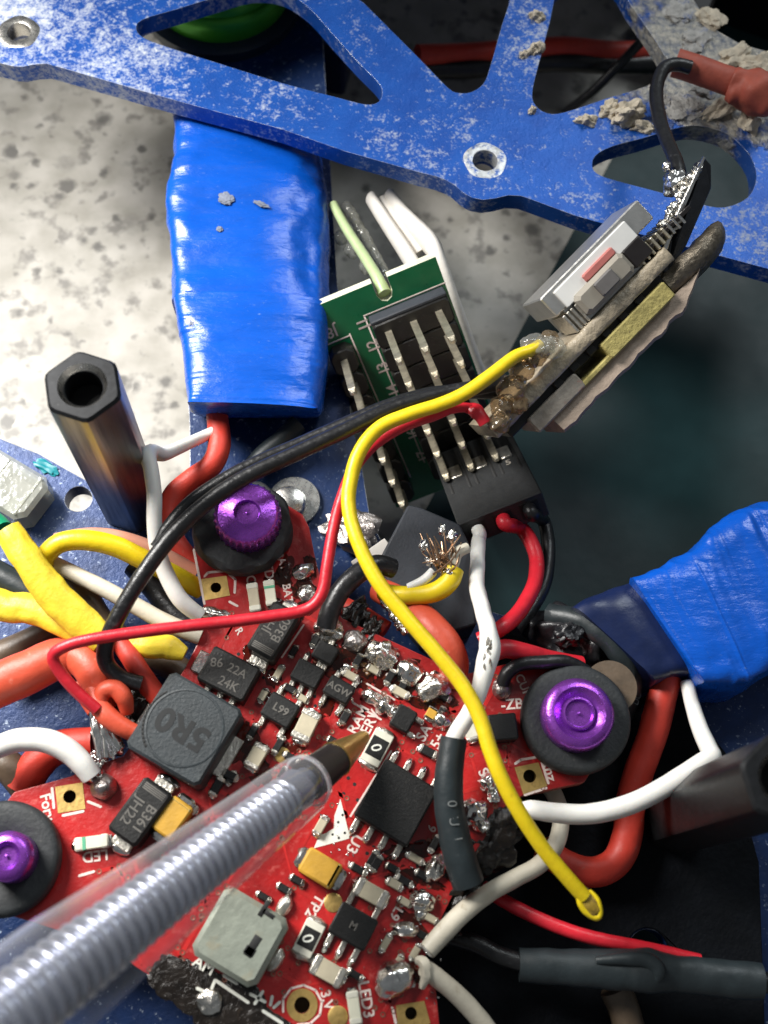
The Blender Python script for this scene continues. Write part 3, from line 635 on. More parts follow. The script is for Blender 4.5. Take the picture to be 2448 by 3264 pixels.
# black plug on the last row
t = thing('servo_plug', g3(u0+du, v7, 2), 'black three-way servo plug with white, red and black wires on the green board', 'plug')
mb = MB(); UM = GM @ Matrix.Translation((u0+du+.9, -v7+.75, 2.35)); PW, PT, PL = du*3+.5, 2.6, 12.5
mb.cbox(UM, PW, PT, 0, PL, .1, .12, bot=True); obj('housing', mb, 'plug', t, ang=20)
for c in (-1, 0, 1):
    FM = UM @ Matrix.Translation((c*du, PT/2, 0)) @ Matrix.Rotation(math.radians(-90), 4, 'X')   # on the face that looks up the board
    mb = MB(); mb.cbox(FM, 1.35, 4.4, -.3, .03, .02, cy=-2.6); obj('latch_window', mb, 'bore', t)
    mb = MB(); mb.cbox(FM, 1.15, 1.9, -.3, .16, .06, cy=-4.4); obj('contact', mb, 'tin', t)
    for e in (-1, 1):
        mb = MB(); mb.cbox(FM, .26, 6.6, -.3, .035, .01, cx=e*.84, cy=-4.4); obj('slot', mb, 'bore', t)
    mb = MB(); mb.cbox(UM, 1.7, 1.6, PL-.3, PL+.03, .02, cx=c*du); obj('wire_socket', mb, 'bore', t)
letters('lettering', '5', UM @ Matrix.Translation((PW/2-1.5, PT/2, 6.2)) @ Matrix.Rotation(math.radians(-90), 4, 'X') @ Matrix.Rotation(math.radians(0), 4, 'Z'), 1.1, 'grey_block', t, off=.02)
PLUG_END = [UM @ Vector((c*du, 0, PL-.4)) for c in (-1, 0, 1)]
PLUG_DIR = (UM.to_3x3() @ Vector((0, 0, 1))).normalized()
from mathutils import Vector as V
def px(p):
    q = R.transposed() @ (p-CAM); return (CX+F*q.x/-q.z, CY-F*q.y/-q.z)

# pale green aerial rod, white foam strip and clear glue behind the board
mb = MB(); mb.tube([P(1062, 650, -2.6), P(1105, 730, -2), P(1160, 815, -1.2), P(1200, 880, -.4), g3(nx_, 1.5, -.3)], [.42, .46, .5, .52, .62]); obj('aerial_rod', mb, 'rod_green', label='pale green aerial rod pushed into the notch of the green board', cat='rod')
mb = MB(); mb.tube([P(1182, 632, -3.6), P(1225, 700, -3.4), P(1290, 800, -3.2), P(1350, 900, -3.6)], [.55, .6, .65, .65], flat=1.8, n=16)
mb.tube([P(1215, 640, -3.9), P(1275, 720, -3.7), P(1340, 810, -3.8)], .95, flat=.8)
obj('foam_strip', mb, 'foam_white', label='short double white foam strip behind the green board beside the clear glue', cat='foam strip')
mb = MB(); mb.tube([P(1240, 622, -3.4), P(1290, 690, -3.0), P(1370, 775, -2.4), P(1398, 830, -2.2), P(1440, 940, -4), P(1500, 1100, -8), P(1540, 1200, -10.5)], [.55, .7, .85, .7, .55, .5, .4], flat=1.6, n=16)
obj('foam_strip', mb, 'foam_white', label='long kinked white foam strip running down the back of the green board', cat='foam strip')
mb = MB()
for i in range(9):
    q = i/8; mb.blob(FR(1112+q*115, 668+q*205, 60, -4.6+q*1.6), .95, .55, .6, .3, 2.0, i, 3)
for x, y in ((1085, 760), (1118, 800), (1165, 850)): mb.blob(FR(x, y, 60, -4.4), .8, .6, .6, .3, 1.6, x, 3)
obj('glue_bead', mb, 'hot_glue', label='clear ridged glue bead beside the pale green rod', cat='glue')

# ================================================================== radio module standing on edge
RO = P(1850, 1096, 8.5); k = ppm(RO); ang = math.radians(8)
e1 = (CR*.70+CU*.714).normalized(); e2 = (CR*.714-CU*.70).normalized(); e3 = CB.copy()
e2, e3 = (e2*math.cos(ang)-e3*math.sin(ang)), (e3*math.cos(ang)+e2*math.sin(ang))
RM = Matrix((e1, e2, e3)).transposed().to_4x4(); RM.translation = RO
if RM.to_3x3().determinant() < 0: pass
t = thing('radio_module', RO+e3*-6, 'radio module standing on edge with metal can, button and beige foam back', 'radio module')
def rbox(name, s0, s1, t0, t1, z0, z1, mt, ch=.1, parent=None, ang=30):
    mb = MB(); mb.cbox(RM, (s1-s0)/k, (t1-t0)/k, z0, z1, ch, cx=(s0+s1)/2/k, cy=(t0+t1)/2/k, bot=True)
    return obj(name, mb, mt, parent or t, ang=ang)
rb = []
for i in range(41):                           # rough, resin-covered board edge
    s_ = -395+i*20.0; ring = []
    for j, (q, z) in enumerate(((-25, -9), (-27, -.2), (-22, .05), (-8, .12), (12, .1), (24, 0), (27, -.25), (25, -9))):
        nn = noise.noise(Vector((s_*.02, j*.7, 3)))*4
        ring.append(RM @ Vector((s_/k, (q+nn)/k, z+.10*noise.noise(Vector((s_*.03, j*.9, 9))))))
    rb.append(ring)
mb = MB(); mb.rings(rb); obj('board', mb, 'pcb_tan', t, ang=60)
can = rbox('metal_can', 8, 452, -192, -112, -7, -.4, 'can_metal', .12)
rbox('can_wall', 52, 372, -176, -108, -6.5, -.1, 'can_white', .08, can)
rbox('can_foot', 40, 330, -114, -26, -7, -.9, 'can_metal', .05)
btn = rbox('button', 78, 292, -122, -40, -5, .55, 'button_tan', .35)
rbox('button_cap', 150, 226, -108, -56, .2, .95, 'button_grey', .12, btn)
rbox('button_slot', 150, 282, -150, -122, -4, .18, 'pink_plastic', .12)
rbox('shaded_gap', 296, 372, -112, -40, -6, .1, 'black_plastic', .1)  # gap beside the button, its shade put in as a black block
for i in range(9):
    rbox('comb_pin', 322+i*23, 331+i*23, -84+i*2, -30, -5, -.1+.05*(i % 2), 'pin' if i < 6 else 'solder', .05)
rbox('comb_bar', 312, 560, -62, -48, -5, -.3, 'black_plastic', .05)
for i in range(4): rbox('comb_pin', 20+i*17, 30+i*17, -100, -30, -4, -.2, 'tin', .05)
rbox('under_layer', -360, 345, 26, 62, -7, -.9, 'chip', .1)
for i in range(6): rbox('small_part', -150+i*75, -118+i*75, 28, 56, -5, -.5, 'chip', .08)
rbox('ochre_block', 44, 332, 50, 112, -6, -.15, 'ochre_block', .12)
rbox('tail_block', -290, -74, 54, 112, -6, -.3, 'grey_block', .15)
rbox('tail_strip', -90, 60, 94, 112, -6, -.4, 'ochre_block', .1)
mb = MB(); mb.tube([RM @ Vector((s_/k, q/k, z)) for s_, q, z in ((350, 88, -2.2), (450, 92, -1.9), (560, 88, -2.2), (610, 70, -3))], [1.0, 1.15, 1.1, .5], flat=1.6, rough=.15); obj('bronze_shell', mb, 'bronze', t, ang=40)
fb = []
for i in range(30):
    s_ = -225+i*24.5; edge = 178+10*noise.noise(Vector((s_*.02, 5, 1))) - max(0, (s_-330))*.45; fb.append([RM @ Vector((s_/k, q/k, z+.15*noise.noise(Vector((s_*.03, q*.05, z))))) for q, z in ((114, -8), (114, -.9), (edge-14, -.6), (edge, -1.2), (edge+6, -8))])
mb = MB(); mb.rings(fb); obj('foam_back', mb, 'foam_beige', t, ang=60)
bl = [(2092, 862, 9.5), (2150, 720, 11), (2245, 500, 14.5), (2268, 525, 14), (2268, 600, 12.5), (2190, 780, 10.5), (2130, 872, 9.5)]
top = [P(*q) for q in bl]; mb = MB(); mb.rings([[p-e3*2.2 for p in top], top]); obj('blade', mb, 'blade', t, smooth=False, bevel=.12, label='dark blade-shaped end of the board')
mb = MB(); mb.tube([P(2095, 850, 9.9), P(2150, 715, 11.3), P(2244, 500, 14.8)], [.3, .3, .12], rough=.3); obj('solder_rim', mb, 'solder', t)
mb = MB()
for i in range(12):
    q = i/11; mb.blob(Matrix.Translation(P(2105+q*125, 735-q*205, 10.6+q*3.4)), .42+.2*math.sin(i*2.2), .42, .4, .5, 2.0, i, 3)
obj('solder_joint', mb, 'solder_rough', t, ang=60)
mb = MB(); mb.blob(Matrix.Translation(P(2152, 585, 12.2)), .95, 1.1, .9, .35, 1.8, 3, 4); mb.blob(Matrix.Translation(P(2125, 530, 12.6)), .35, .4, .4, .4, 2, 5, 3); obj('solder_joint', mb, 'solder', t, ang=60)
mb = MB()
for x, y, z, a in ((1700, 1130, 8.7, 1.2), (1660, 1180, 8.3, 1.1), (1630, 1240, 7.8, 1.2), (1600, 1300, 7.2, 1.0), (1590, 1350, 6.8, .9), (1650, 1290, 7.2, .9), (1745, 1085, 8.6, .9)):
    mb.blob(Matrix.Translation(P(x, y, z)), a*.95, a*.9, a*.8, .28, 1.4, x, 4)
obj('resin_lump', mb, 'amber_resin', t, ang=70)
mb = MB()
for i, (x, y, z) in enumerate(((1690, 1150, 8), (1650, 1215, 7.6), (1615, 1280, 7), (1600, 1335, 6.6))): mb.blob(Matrix.Translation(P(x, y, z)), .7, .6, .5, .4, 1.6, i+20, 3)
obj('solder_joint', mb, 'solder_rough', t, ang=70)
mb = MB()
for x, y, z, a in ((1715, 1105, 9.4, 1.0), (1760, 1110, 9.0, .9)): mb.blob(Matrix.Translation(P(x, y, z)), a*1.3, a, a*.7, .3, 1.4, x, 4)
obj('clear_glue', mb, 'hot_glue', t, ang=70)

# aerial wire and red shrink tube
mb = MB(); mb.tube([P(2200, 215, 7.2), P(2150, 205, 7.4), P(2112, 225, 7.6), P(2092, 290, 8), P(2100, 370, 9), P(2126, 450, 10.4), P(2158, 525, 11.8), P(2165, 580, 12)], .62, rough=.08); obj('aerial_wire', mb, 'wire_black', label='black aerial wire bending from the brick-red tube to the radio module', cat='wire')
t = thing('shrink_tube', P(2300, 250, ZP), 'brick-red shrink tube with a crumpled end on the mud-caked blue plate', 'shrink tube')
mb = MB(); pth = [P(2152, 200, 6.2), P(2230, 225, 6.2), P(2340, 265, 6.0)]; mb.tube(pth, 1.28, n=24, rough=.03); obj('straight_sleeve', mb, 'brick_shrink', t)
mb = MB(); mb.tube([P(2330, 262, 6.2), P(2370, 275, 6.3), P(2420, 300, 6.2), P(2480, 320, 6.0)], [1.35, 1.8, 1.9, 1.5], n=28, rough=.3, sub=12, seed=4); obj('crumpled_sleeve', mb, 'brick_shrink', t, ang=80)

# ================================================================== red flight controller board
NUT = [(785, 1688), (1832, 2290), (22, 2738)]
out = [(618, 1740), (690, 1640), (800, 1596), (900, 1600), (965, 1640), (985, 1680), (1003, 1770), (1030, 1880), (1090, 1970), (1480, 2150), (1560, 2130), (1640, 2110), (1700, 2080), (1830, 2130), (1920, 2250), (1930, 2350),
       (1905, 2425), (1862, 2494), (1664, 2536), (1590, 2600), (1500, 2740), (1420, 2900), (1370, 3010), (1345, 3070), (1385, 3110), (1400, 3264), (1390, 3340), (1200, 3420), (1000, 3450), (850, 3370), (694, 3259), (521, 3139), (430, 3080),
       (300, 2970), (200, 2970), (90, 2935), (20, 2915), (-60, 2870), (-120, 2760), (-60, 2640), (5, 2575), (45, 2525), (225, 2475), (285, 2448), (395, 2408), (500, 2260), (590, 2130), (645, 2020), (650, 1900)]
FC = thing('flight_controller', P(1000, 2480, -1.6), 'red flight controller board crowded with chips, solder joints and white print', 'circuit board')
mb = MB(); mb.prism(lin_loop(out, 0), [circ(688, 1873, .45, 0, 16), circ(1688, 2474, .52, 0, 16), circ(222, 2539, .5, 0, 16), circ(963, 3204, .55, 0, 16), circ(1310, 3230, .45, 0, 16)], -1.6, 0, wall=1)
obj('board', mb, ['pcb_red', 'pcb_red_edge'], FC, smooth=False, bevel=.05)
K = ppm(P(1100, 2400, 0))                     # photo pixels per mm on the board
def comp(name, cx, cy, L, W, ang, h, mt, ch=.1, z0=0.0, parent=None, rc=None):
    M = FR(cx, cy, ang, h); M.translation.z = 0
    s_ = ppm(P(cx, cy, h)); mb = MB(); mb.cbox(M, L/s_, W/s_, z0, h, ch, rc)
    o = obj(name, mb, mt, parent or FC); o['_M'] = 0; del o['_M']
    return o, M, L/s_, W/s_
def capacitor(cx, cy, L, W, ang, h=.9, body='ceramic', name='capacitor', end='tin', ef=.2):
    o, M, l, w_ = comp(name, cx, cy, L*.92, W*.94, ang, h, body, .06)
    for e in (-1, 1):
        mb = MB(); mb.cbox(M, l*ef*1.3, w_*1.08, 0, h+.03, .1, cx=e*l*(.5-ef*.35)); obj('end_cap', mb, end, o)
        mb = MB(); mb.blob(M @ Matrix.Translation((e*l*.58, 0, .02)), l*.14, w_*.5, h*.55, .25, 1.5, cx+e, 2, zmin=0); obj('solder_fillet', mb, 'solder', o)
    return o, M, l, w_
def lead(M, x, y, lx, ly, parent, h=.35):
    mb = MB(); mb.cbox(M, lx, ly, 0, h, .08, cx=x, cy=y); obj('lead', mb, 'tin', parent)
    mb = MB(); mb.blob(M @ Matrix.Translation((x, y+math.copysign(ly*.42, y), 0)), lx*.62, ly*.5, h*1.1, .2, 1.5, x*9+y, 2, zmin=0); obj('solder_fillet', mb, 'solder', parent)
def sot(cx, cy, L, W, ang, h=1.1, up=2, dn=3, name='transistor', ll=.75):
    o, M, l, w_ = comp(name, cx, cy, L, W, ang, h, 'chip', .12)
    for n_, e in ((up, 1), (dn, -1)):
        for i in range(n_):
            x = 0 if n_ == 1 else l*.36*(2*i/(n_-1)-1)
            lead(M, x, e*(w_/2+ll*.42), .42, ll, o)
    return o, M, l, w_
def solder(cx, cy, a, b, hh, ang=30, mt='solder', amp=.22, spike=0.0, seed=None, sub=4, z=0.0):
    mb = MB(); s_ = K; mb.blob(FR(cx, cy, ang, z), a/s_, b/s_, hh, amp*.8, 1.3, seed if seed is not None else cx*.37+cy*.11, sub, spike=spike*.35, zmin=-.02)
    return obj('solder_joint', mb, mt, FC, ang=70)
def txt(s_, cx, cy, ang, px_h, mt='silk', z=0.0, parent=None, off=.02, sx=1.0):
    M = FR(cx, cy, ang, z); return letters('lettering', s_, M, px_h/ppm(P(cx, cy, z))*1.38, mt, parent or FC, off=off, sx=sx)
def silk(*lines, wd=.2):
    mb = MB()
    for l in lines: stroke(mb, l, wd, 0)
    return obj('printed_line', mb, 'silk', FC)
def goldpad(corners, hole, hr):
    q = lin_loop(corners, .03); c = P(*hole, .03)
    mb = MB(); mb.prism(q, [[c+Vector((hr*math.cos(a*math.pi/8), hr*math.sin(a*math.pi/8), 0)) for a in range(16)]], .002, .045); o = obj('gold_pad', mb, 'gold', FC, smooth=False)
    mb = MB(); mb.lathe(Matrix.Translation((c.x, c.y, 0)), [(hr-.01, .05), (hr-.02, -1.5)], 16, cap=False); mb.lathe(Matrix.Translation((c.x, c.y, 0)), [(hr-.02, -1.3), (.01, -1.3)], 16, cap=False); obj('hole_wall', mb, 'hole_dark', o)

# gold pads and printed brackets
goldpad([(641, 1846), (722, 1835), (733, 1898), (652, 1914)], (688, 1873), .43)
goldpad([(1640, 2446), (1716, 2430), (1745, 2505), (1668, 2532)], (1688, 2474), .5)
goldpad([(176, 2508), (263, 2494), (272, 2578), (185, 2592)], (222, 2539), .48)
goldpad([(1262, 3205), (1352, 3190), (1372, 3262), (1270, 3300)], (1310, 3230), .43)
silk([(652, 1838), (663, 1825), (717, 1820)], [(731, 1831), (750, 1847), (748, 1890)], [(731, 1918), (757, 1932)], [(618, 1752), (652, 1925)])
silk([(1642, 2435), (1660, 2422), (1707, 2414)], [(1727, 2430), (1748, 2497)], [(1672, 2534), (1742, 2512)])
silk([(166, 2512), (172, 2576)], [(200, 2600), (266, 2586)], [(280, 2555), (322, 2572)], [(252, 2792), (300, 2778)])
silk([(1250, 3212), (1262, 3262)])
# lobe by the first nut
for (cx, cy, L, W, body, stripe) in ((808, 1902, 92, 36, 'ceramic', 0), (861, 1888, 82, 36, 'led_body', 1)):
    o, M, l, w_ = capacitor(cx, cy, L, W, 82, .75, body, 'status_light', 'ceramic_pale', .2)
    if stripe: mb = MB(); mb.cbox(M, l*.12, w_*1.02, .1, .78, .02, cx=-l*.24); obj('stripe', mb, 'led_green', o)
txt('REC', 795, 1826, 80, 30); txt('LED', 854, 1812, 80, 30); txt('BAT', 898, 1790, 70, 24); txt('BAT', 916, 1892, 80, 26); txt('R', 762, 2012, 60, 24)
silk([(912, 1928), (922, 1938), (930, 1926)])
solder(966, 1822, 40, 30, .9, -20, 'solder', .2); solder(980, 1896, 34, 32, .7, 0, 'solder_rough', .3, .15)
solder(690, 1962, 55, 26, .8, 10, 'solder_rough', .35, .15)
# big diodes
def diode(cx, cy, L, W, ang, lines, band):
    o, M, l, w_ = comp('diode', cx, cy, L, W, ang, 2.1, 'chip', .22)
    for e in (-1, 1):
        mb = MB(); mb.cbox(M, .9, w_*.62, 0, .55, .12, cx=e*(l/2+.25)); obj('lead', mb, 'tin', o)
        mb = MB(); mb.blob(M @ Matrix.Translation((e*(l/2+.6), 0, 0)), .5, w_*.36, .5, .25, 1.5, cx+e, 3, zmin=0); obj('solder_fillet', mb, 'solder', o)
    mb = MB()
    for q in range(4): mb.cbox(M, .09, w_*.72, 2.09, 2.115, .01, cx=band*(l*.33+q*.14))
    obj('cathode_band', mb, 'chip_print', o)
    for i, s_ in enumerate(lines):
        letters('lettering', s_, M @ Matrix.Translation((-band*l*.06, w_*(.2-.42*i), 2.1)) @ Matrix.Rotation(0 if band < 0 else math.pi, 4, 'Z'), w_*.42, 'chip_print', o, h=.012, off=.01)
diode(872, 2008, 178, 100, -59, ('JH..', 'B360'), -1)
diode(446, 2586, 198, 112, -54, ('JH22', 'B361'), 1)
silk([(898, 2096), (968, 1992)], wd=.14)
# inductor and the chip behind it
t, M, l, w_ = comp('inductor', 588, 2320, 272, 278, 30, 3.2, 'ferrite', .2, rc=.35)
mb = MB(); rr = 2.9
mb.lathe(M @ Matrix.Translation((0, 0, 3.2)), [(rr+.10, -.02), (rr+.02, .04), (rr-.10, .04), (rr-.16, -.02)], 56, cap=False); obj('ring_mark', mb, 'ferrite', t)
mb = MB()
for i in range(15):
    a = math.radians(150+i*6); mb.cbox(M @ Matrix.Translation((rr*1.06*math.cos(a), rr*1.06*math.sin(a), 3.2)) @ Matrix.Rotation(a, 4, 'Z'), .16, .34, -.02, .012, .003)
obj('ring_groove', mb, 'bore', t)
letters('lettering', '5R0', M @ Matrix.Translation((-.1, -.1, 3.2)) @ Matrix.Rotation(math.pi, 4, 'Z'), 2.5, 'ferrite_print', t, h=.012, off=.035, sx=1.05)
for e in (-1, 1): mb = MB(); mb.cbox(M, 1.2, w_*.5, 0, .4, .05, cx=e*(l/2+.2)); obj('lead', mb, 'tin', t)
t, M, l, w_ = comp('regulator_chip', 728, 2146, 168, 122, 27, 1.75, 'chip', .15)
letters('lettering', '22A', M @ Matrix.Translation((.5, .45, 1.75)), .95, 'chip_print', t, h=.012, off=.01); letters('lettering', '86', M @ Matrix.Translation((-1.2, .3, 1.75)) @ Matrix.Rotation(.4, 4, 'Z'), 1.0, 'chip_print', t, h=.012, off=.01)
letters('lettering', '24K', M @ Matrix.Translation((.4, -.75, 1.75)), 1.0, 'chip_print', t, h=.012, off=.01)
mb = MB(); mb.cbox(M, 1.2, w_*.62, 0, .5, .1, cx=-l/2-.45); obj('lead', mb, 'solder', t)
for i in range(3): lead(M, -1.1+i*1.1, -w_/2-.3, .5, .8, t)
# transistors and small chips in the middle
sot(893, 2262, 102, 84, 30, 1.2, 2, 2); sot(980, 2146, 92, 72, 27, 1.2, 2, 3); sot(1081, 2197, 88, 66, 30, 1.2, 2, 2); sot(1037, 2078, 72, 62, 28, 1.0, 1, 1)
sot(1287, 2289, 76, 66, -60, 1.3, 1, 2, 'chip', .6)
sot(1604, 2316, 92, 84, -5, 1.5, 0, 0, 'sensor_chip')
sot(1126, 2952, 132, 104, 30, 1.5, 2, 3, 'regulator_chip', 1.1)
txt('L99', 895, 2262, 30, 26, 'chip_print', 1.2); txt('AGW', 1081, 2197, 30, 24, 'chip_print', 1.2); txt('M', 1126, 2952, 30, 24, 'chip_print', 1.5)
capacitor(976, 2311, 98, 62, -64, 1.1); capacitor(817, 2409, 80, 52, -60, 1.0); capacitor(1117, 2152, 52, 26, 30, .5, 'ceramic'); capacitor(1183, 2846, 104, 58, 30, 1.1); capacitor(1046, 3096, 106, 62, 30, 1.1)
capacitor(1100, 2284, 46, 26, -60, .5, 'chip', 'resistor'); capacitor(733, 2470, 50, 26, 28, .5, 'chip', 'resistor'); capacitor(1275, 2205, 60, 28, 28, .5, 'ceramic'); capacitor(1365, 2395, 60, 30, 28, .5, 'chip', 'resistor')
capacitor(947, 2805, 46, 24, 30, .45, 'chip', 'resistor'); capacitor(905, 2832, 46, 24, 30, .45, 'chip', 'resistor'); capacitor(840, 2858, 46, 22, 30, .4, 'chip', 'resistor'); capacitor(1200, 2752, 52, 28, -60, .45, 'chip', 'resistor'); capacitor(1258, 2818, 52, 28, 30, .45, 'ceramic')
capacitor(1375, 2274, 40, 34, -60, .5, 'tantalum'); capacitor(599, 2570, 60, 30, 30, .6, 'ceramic'); capacitor(690, 2506, 62, 30, -60, .6, 'chip', 'resistor'); capacitor(1022, 2632, 62, 30, -60, .5, 'ceramic'); capacitor(925, 2195, 44, 24, 30, .45, 'chip', 'resistor'); capacitor(838, 2215, 44, 24, -60, .45, 'ceramic')
capacitor(1500, 2330, 60, 40, 70, .6, 'ceramic_pale'); capacitor(1005, 2040, 44, 24, -60, .45, 'chip', 'resistor'); capacitor(935, 2075, 40, 22, -60, .45, 'chip', 'resistor'); capacitor(965, 2225, 40, 22, 30, .45, 'ceramic')
# zero-ohm links
for cx, cy, L, W, a in ((1202, 2383, 112, 66, -62), (984, 2991, 108, 66, -64)):
    o, M, l, w_ = comp('zero_link', cx, cy, L, W, a, .62, 'ceramic_pale', .06)
    mb = MB(); mb.cbox(M, l*.58, w_*.84, .5, .66, .02); obj('coating', mb, 'chip', o)
    letters('lettering', '0', M @ Matrix.Translation((0, 0, .66)) @ Matrix.Rotation(math.radians(38), 4, 'Z'), 1.15, 'silk_white', o, h=.01, off=.01)
    for e in (-1, 1):
        mb = MB(); mb.blob(M @ Matrix.Translation((e*l*.5, 0, 0)), l*.16, w_*.52, .5, .25, 1.5, cx+e, 3, zmin=0); obj('solder_fillet', mb, 'tin', o)
# tantalum capacitors
for cx, cy, L, W, a in ((1021, 2766, 152, 84, 31), (548, 2606, 150, 78, -54)):
    o, M, l, w_ = comp('tantalum_capacitor', cx, cy, L*.8, W, a, 1.7, 'tantalum', .15)
    mb = MB(); mb.cbox(M, l*.12, w_*1.005, .4, 1.715, .16, cx=l*.4); obj('polarity_band', mb, 'ochre_block', o)
    for e in (-1, 1):
        mb = MB(); mb.cbox(M, .7, w_*.8, 0, 1.1, .2, cx=e*(l/2+.2)); obj('end_cap', mb, 'solder', o)
# eight-pin chip
t, M, l, w_ = comp('memory_chip', 1264, 2556, 196, 206, 31, 1.7, 'chip', .14)
for i in range(4):
    for e in (-1, 1): lead(M, -1.85+i*1.23, e*(w_/2+.42), .46, .95, t)
silk([(1247, 2394), (1117, 2602)], wd=.16)
txt('U3', 1129, 2690, 118, 36)
tri_ = [(1085, 2546), (1116, 2672), (1000, 2704), (1018, 2662), (1040, 2655), (1064, 2640), (1066, 2600)]
mb = MB(); mb.prism(lin_loop(tri_, .02), [], .003, .03); o = obj('printed_triangle', mb, 'silk_white', FC, smooth=False)
mb = MB()
for x, y in ((1092, 2598), (1078, 2621), (1060, 2660), (1080, 2671), (1099, 2655)): mb.lathe(FR(x, y, 0, 0), [(.1, .02), (.1, .036), (.01, .037)], 10)
obj('dot', mb, 'bore', o)
# test points
for x, y, rr in ((900, 2407, .6), (1062, 2877, .68), (1077, 3240, .72)):
    mb = MB(); mb.lathe(FR(x, y, 0, 0), [(rr, .002), (rr, .05), (rr-.05, .07), (.01, .07)], 24); obj('test_point', mb, 'gold', FC)
mb = MB(); mb.lathe(FR(963, 3204, 0, 0), [(.56, .004), (.56, .05), (1.1, .05), (1.12, .004)], 32, cap=False); o = obj('ring_pad', mb, 'gold', FC)
mb = MB(); mb.lathe(FR(963, 3204, 0, 0), [(.55, .0), (.54, -1.4), (.01, -1.4)], 20, cap=False); obj('hole_wall', mb, 'hole_dark', o)
pts = [(963+64*math.cos(a), 3204+64*math.sin(a)) for a in [math.radians(q) for q in range(160, 470, 38)]]
silk(pts, wd=.16)
txt('TP2', 1003, 2888, 120, 34); txt('3.V', 1042, 3188, 75, 32); txt('LED3', 1166, 3186, 80, 36)
capacitor(1129, 3213, 98, 40, 82, .7, 'led_body', 'status_light', 'ceramic_pale')
o, M, l, w_ = capacitor(291, 2685, 104, 42, -8, .75, 'led_body', 'status_light', 'ceramic_pale'); mb = MB(); mb.cbox(M, l*.12, w_*1.02, .1, .78, .02, cx=-l*.24); obj('stripe', mb, 'led_green', o)
txt('LED', 304, 2727, 172, 34); txt('Forw', 152, 2580, 78, 34)
txt('2khz', 1747, 2446, 75, 34); txt('-ZB', 1632, 2246, -4, 34); txt('CUR', 1668, 2186, 65, 28)
txt('SERV', 1176, 2312, -62, 34); txt('RAM', 1143, 2294, -62, 34); txt('SA', 1352, 2337, -60, 34); txt('5+', 1397, 2362, -60, 34); txt('TX', 1105, 2062, 60, 22); txt('G', 1003, 2031, 60, 24); txt('1', 1226, 2157, 40, 26); txt('L9', 1262, 2912, 120, 30)
txt('9', 1375, 2640, 120, 28); txt('S', 1540, 2462, 60, 34)
silk([(1160, 2174), (1258, 2231)], [(1120, 2222), (1125, 2240), (1215, 2294)], [(1003, 2100), (1060, 2133)], wd=.16)
# solder joints along the edges
solder(1048, 2008, 48, 45, 1.2, 30, 'solder_rough', .4, .2); solder(1131, 2047, 40, 38, 1.0, 30, 'solder_old', .25)
solder(1218, 2087, 48, 46, 1.1, 30, 'solder_rough', .45, .35); solder(1305, 2145, 48, 45, .95, 30, 'solder', .25); solder(1388, 2190, 60, 48, 1.2, -30, 'solder_rough', .35, .2)
mb = MB(); mb.blob(FR(1305, 2143, 0, .72), .34, .3, .12, .1, 2, 1, 3); obj('pit', mb, 'burn', FC)
solder(1192, 2230, 52, 26, .7, 30, 'solder', .35); solder(1222, 2250, 22, 34, .9, 30, 'solder', .2); solder(1258, 2272, 30, 30, .9, 30, 'solder', .4); solder(1406, 2297, 34, 30, .8, 30, 'solder', .3)
solder(1598, 2196, 36, 34, .9, 0, 'solder_old', .3); solder(1505, 2592, 40, 50, 1.2, 60, 'solder', .45, .2); solder(1560, 2494, 32, 36, .9, 60, 'solder', .35); solder(1574, 2540, 22, 24, .7, 0, 'solder', .3); solder(1530, 2630, 36, 24, .9, 40, 'solder_rough', .5, .2)
solder(1388, 2768, 32, 40, .8, 30, 'solder_rough', .35, .15); solder(1346, 2872, 42, 34, 1.2, 20, 'solder', .35); solder(1290, 2965, 44, 26, .8, 0, 'solder', .25); solder(1258, 3122, 52, 66, 1.6, 60, 'solder', .22, seed=4); solder(1340, 2915, 20, 20, .5)
solder(333, 2510, 42, 40, 1.5, 20, 'solder_old', .15); solder(300, 2470, 36, 30, 1.2, 40, 'solder', .45, .2)
# scorched corner with the camera pads
mb = MB()
for x, y, a, b in ((640, 3160, 120, 70), (720, 3230, 120, 70), (560, 3120, 80, 60), (830, 3280, 120, 60), (780, 3180, 70, 40)): mb.blob(FR(x, y, 30, 0), a/K, b/K, .07, .25, 2.6, x, 4, zmin=-.02)
obj('scorched_patch', mb, 'burn', FC, ang=80)
silk([(628, 3150), (655, 3160), (640, 3200)], [(660, 3180), (684, 3120), (790, 3195)], [(712, 3108), (756, 3134)], [(838, 3222), (900, 3262)], wd=.2)
mb = MB()
for l in ([(628, 3150), (655, 3162), (638, 3205)], [(662, 3182), (686, 3124), (792, 3196)], [(714, 3110), (756, 3136)], [(838, 3222), (900, 3262)], [(798, 3168), (846, 3194)], [(838, 3160), (812, 3200)], [(868, 3176), (862, 3204)], [(872, 3212), (892, 3194)]): stroke(mb, l, .22, .07, .04)
obj('printed_line', mb, 'silk_white', FC)
txt('AM', 650, 3078, 30, 36, 'silk_white', .1)
solder(670, 3192, 38, 34, .5, 20, 'solder_rough', .3, .08, z=.05)
mb = MB()
for x, y, a, b, s_ in ((1560, 2700, 110, 70, 3), (1480, 2840, 60, 40, 4), (1600, 2620, 70, 50, 6), (1420, 2960, 50, 40, 8), (1130, 1965, 60, 40, 2), (1180, 2010, 50, 30, 9)): mb.blob(FR(x, y, -50, -.5), a/K, b/K, .75, .5, 2.2, s_, 4)
obj('scorched_lump', mb, 'burn', FC, ang=50)
mb = MB()
for i in range(14): mb.blob(FR(1186+random.uniform(-35, 35), 2134+random.uniform(-22, 22), 20, 0), .22, .18, .16, .4, 2, i, 2)
obj('flux_residue', mb, 'flux', FC)
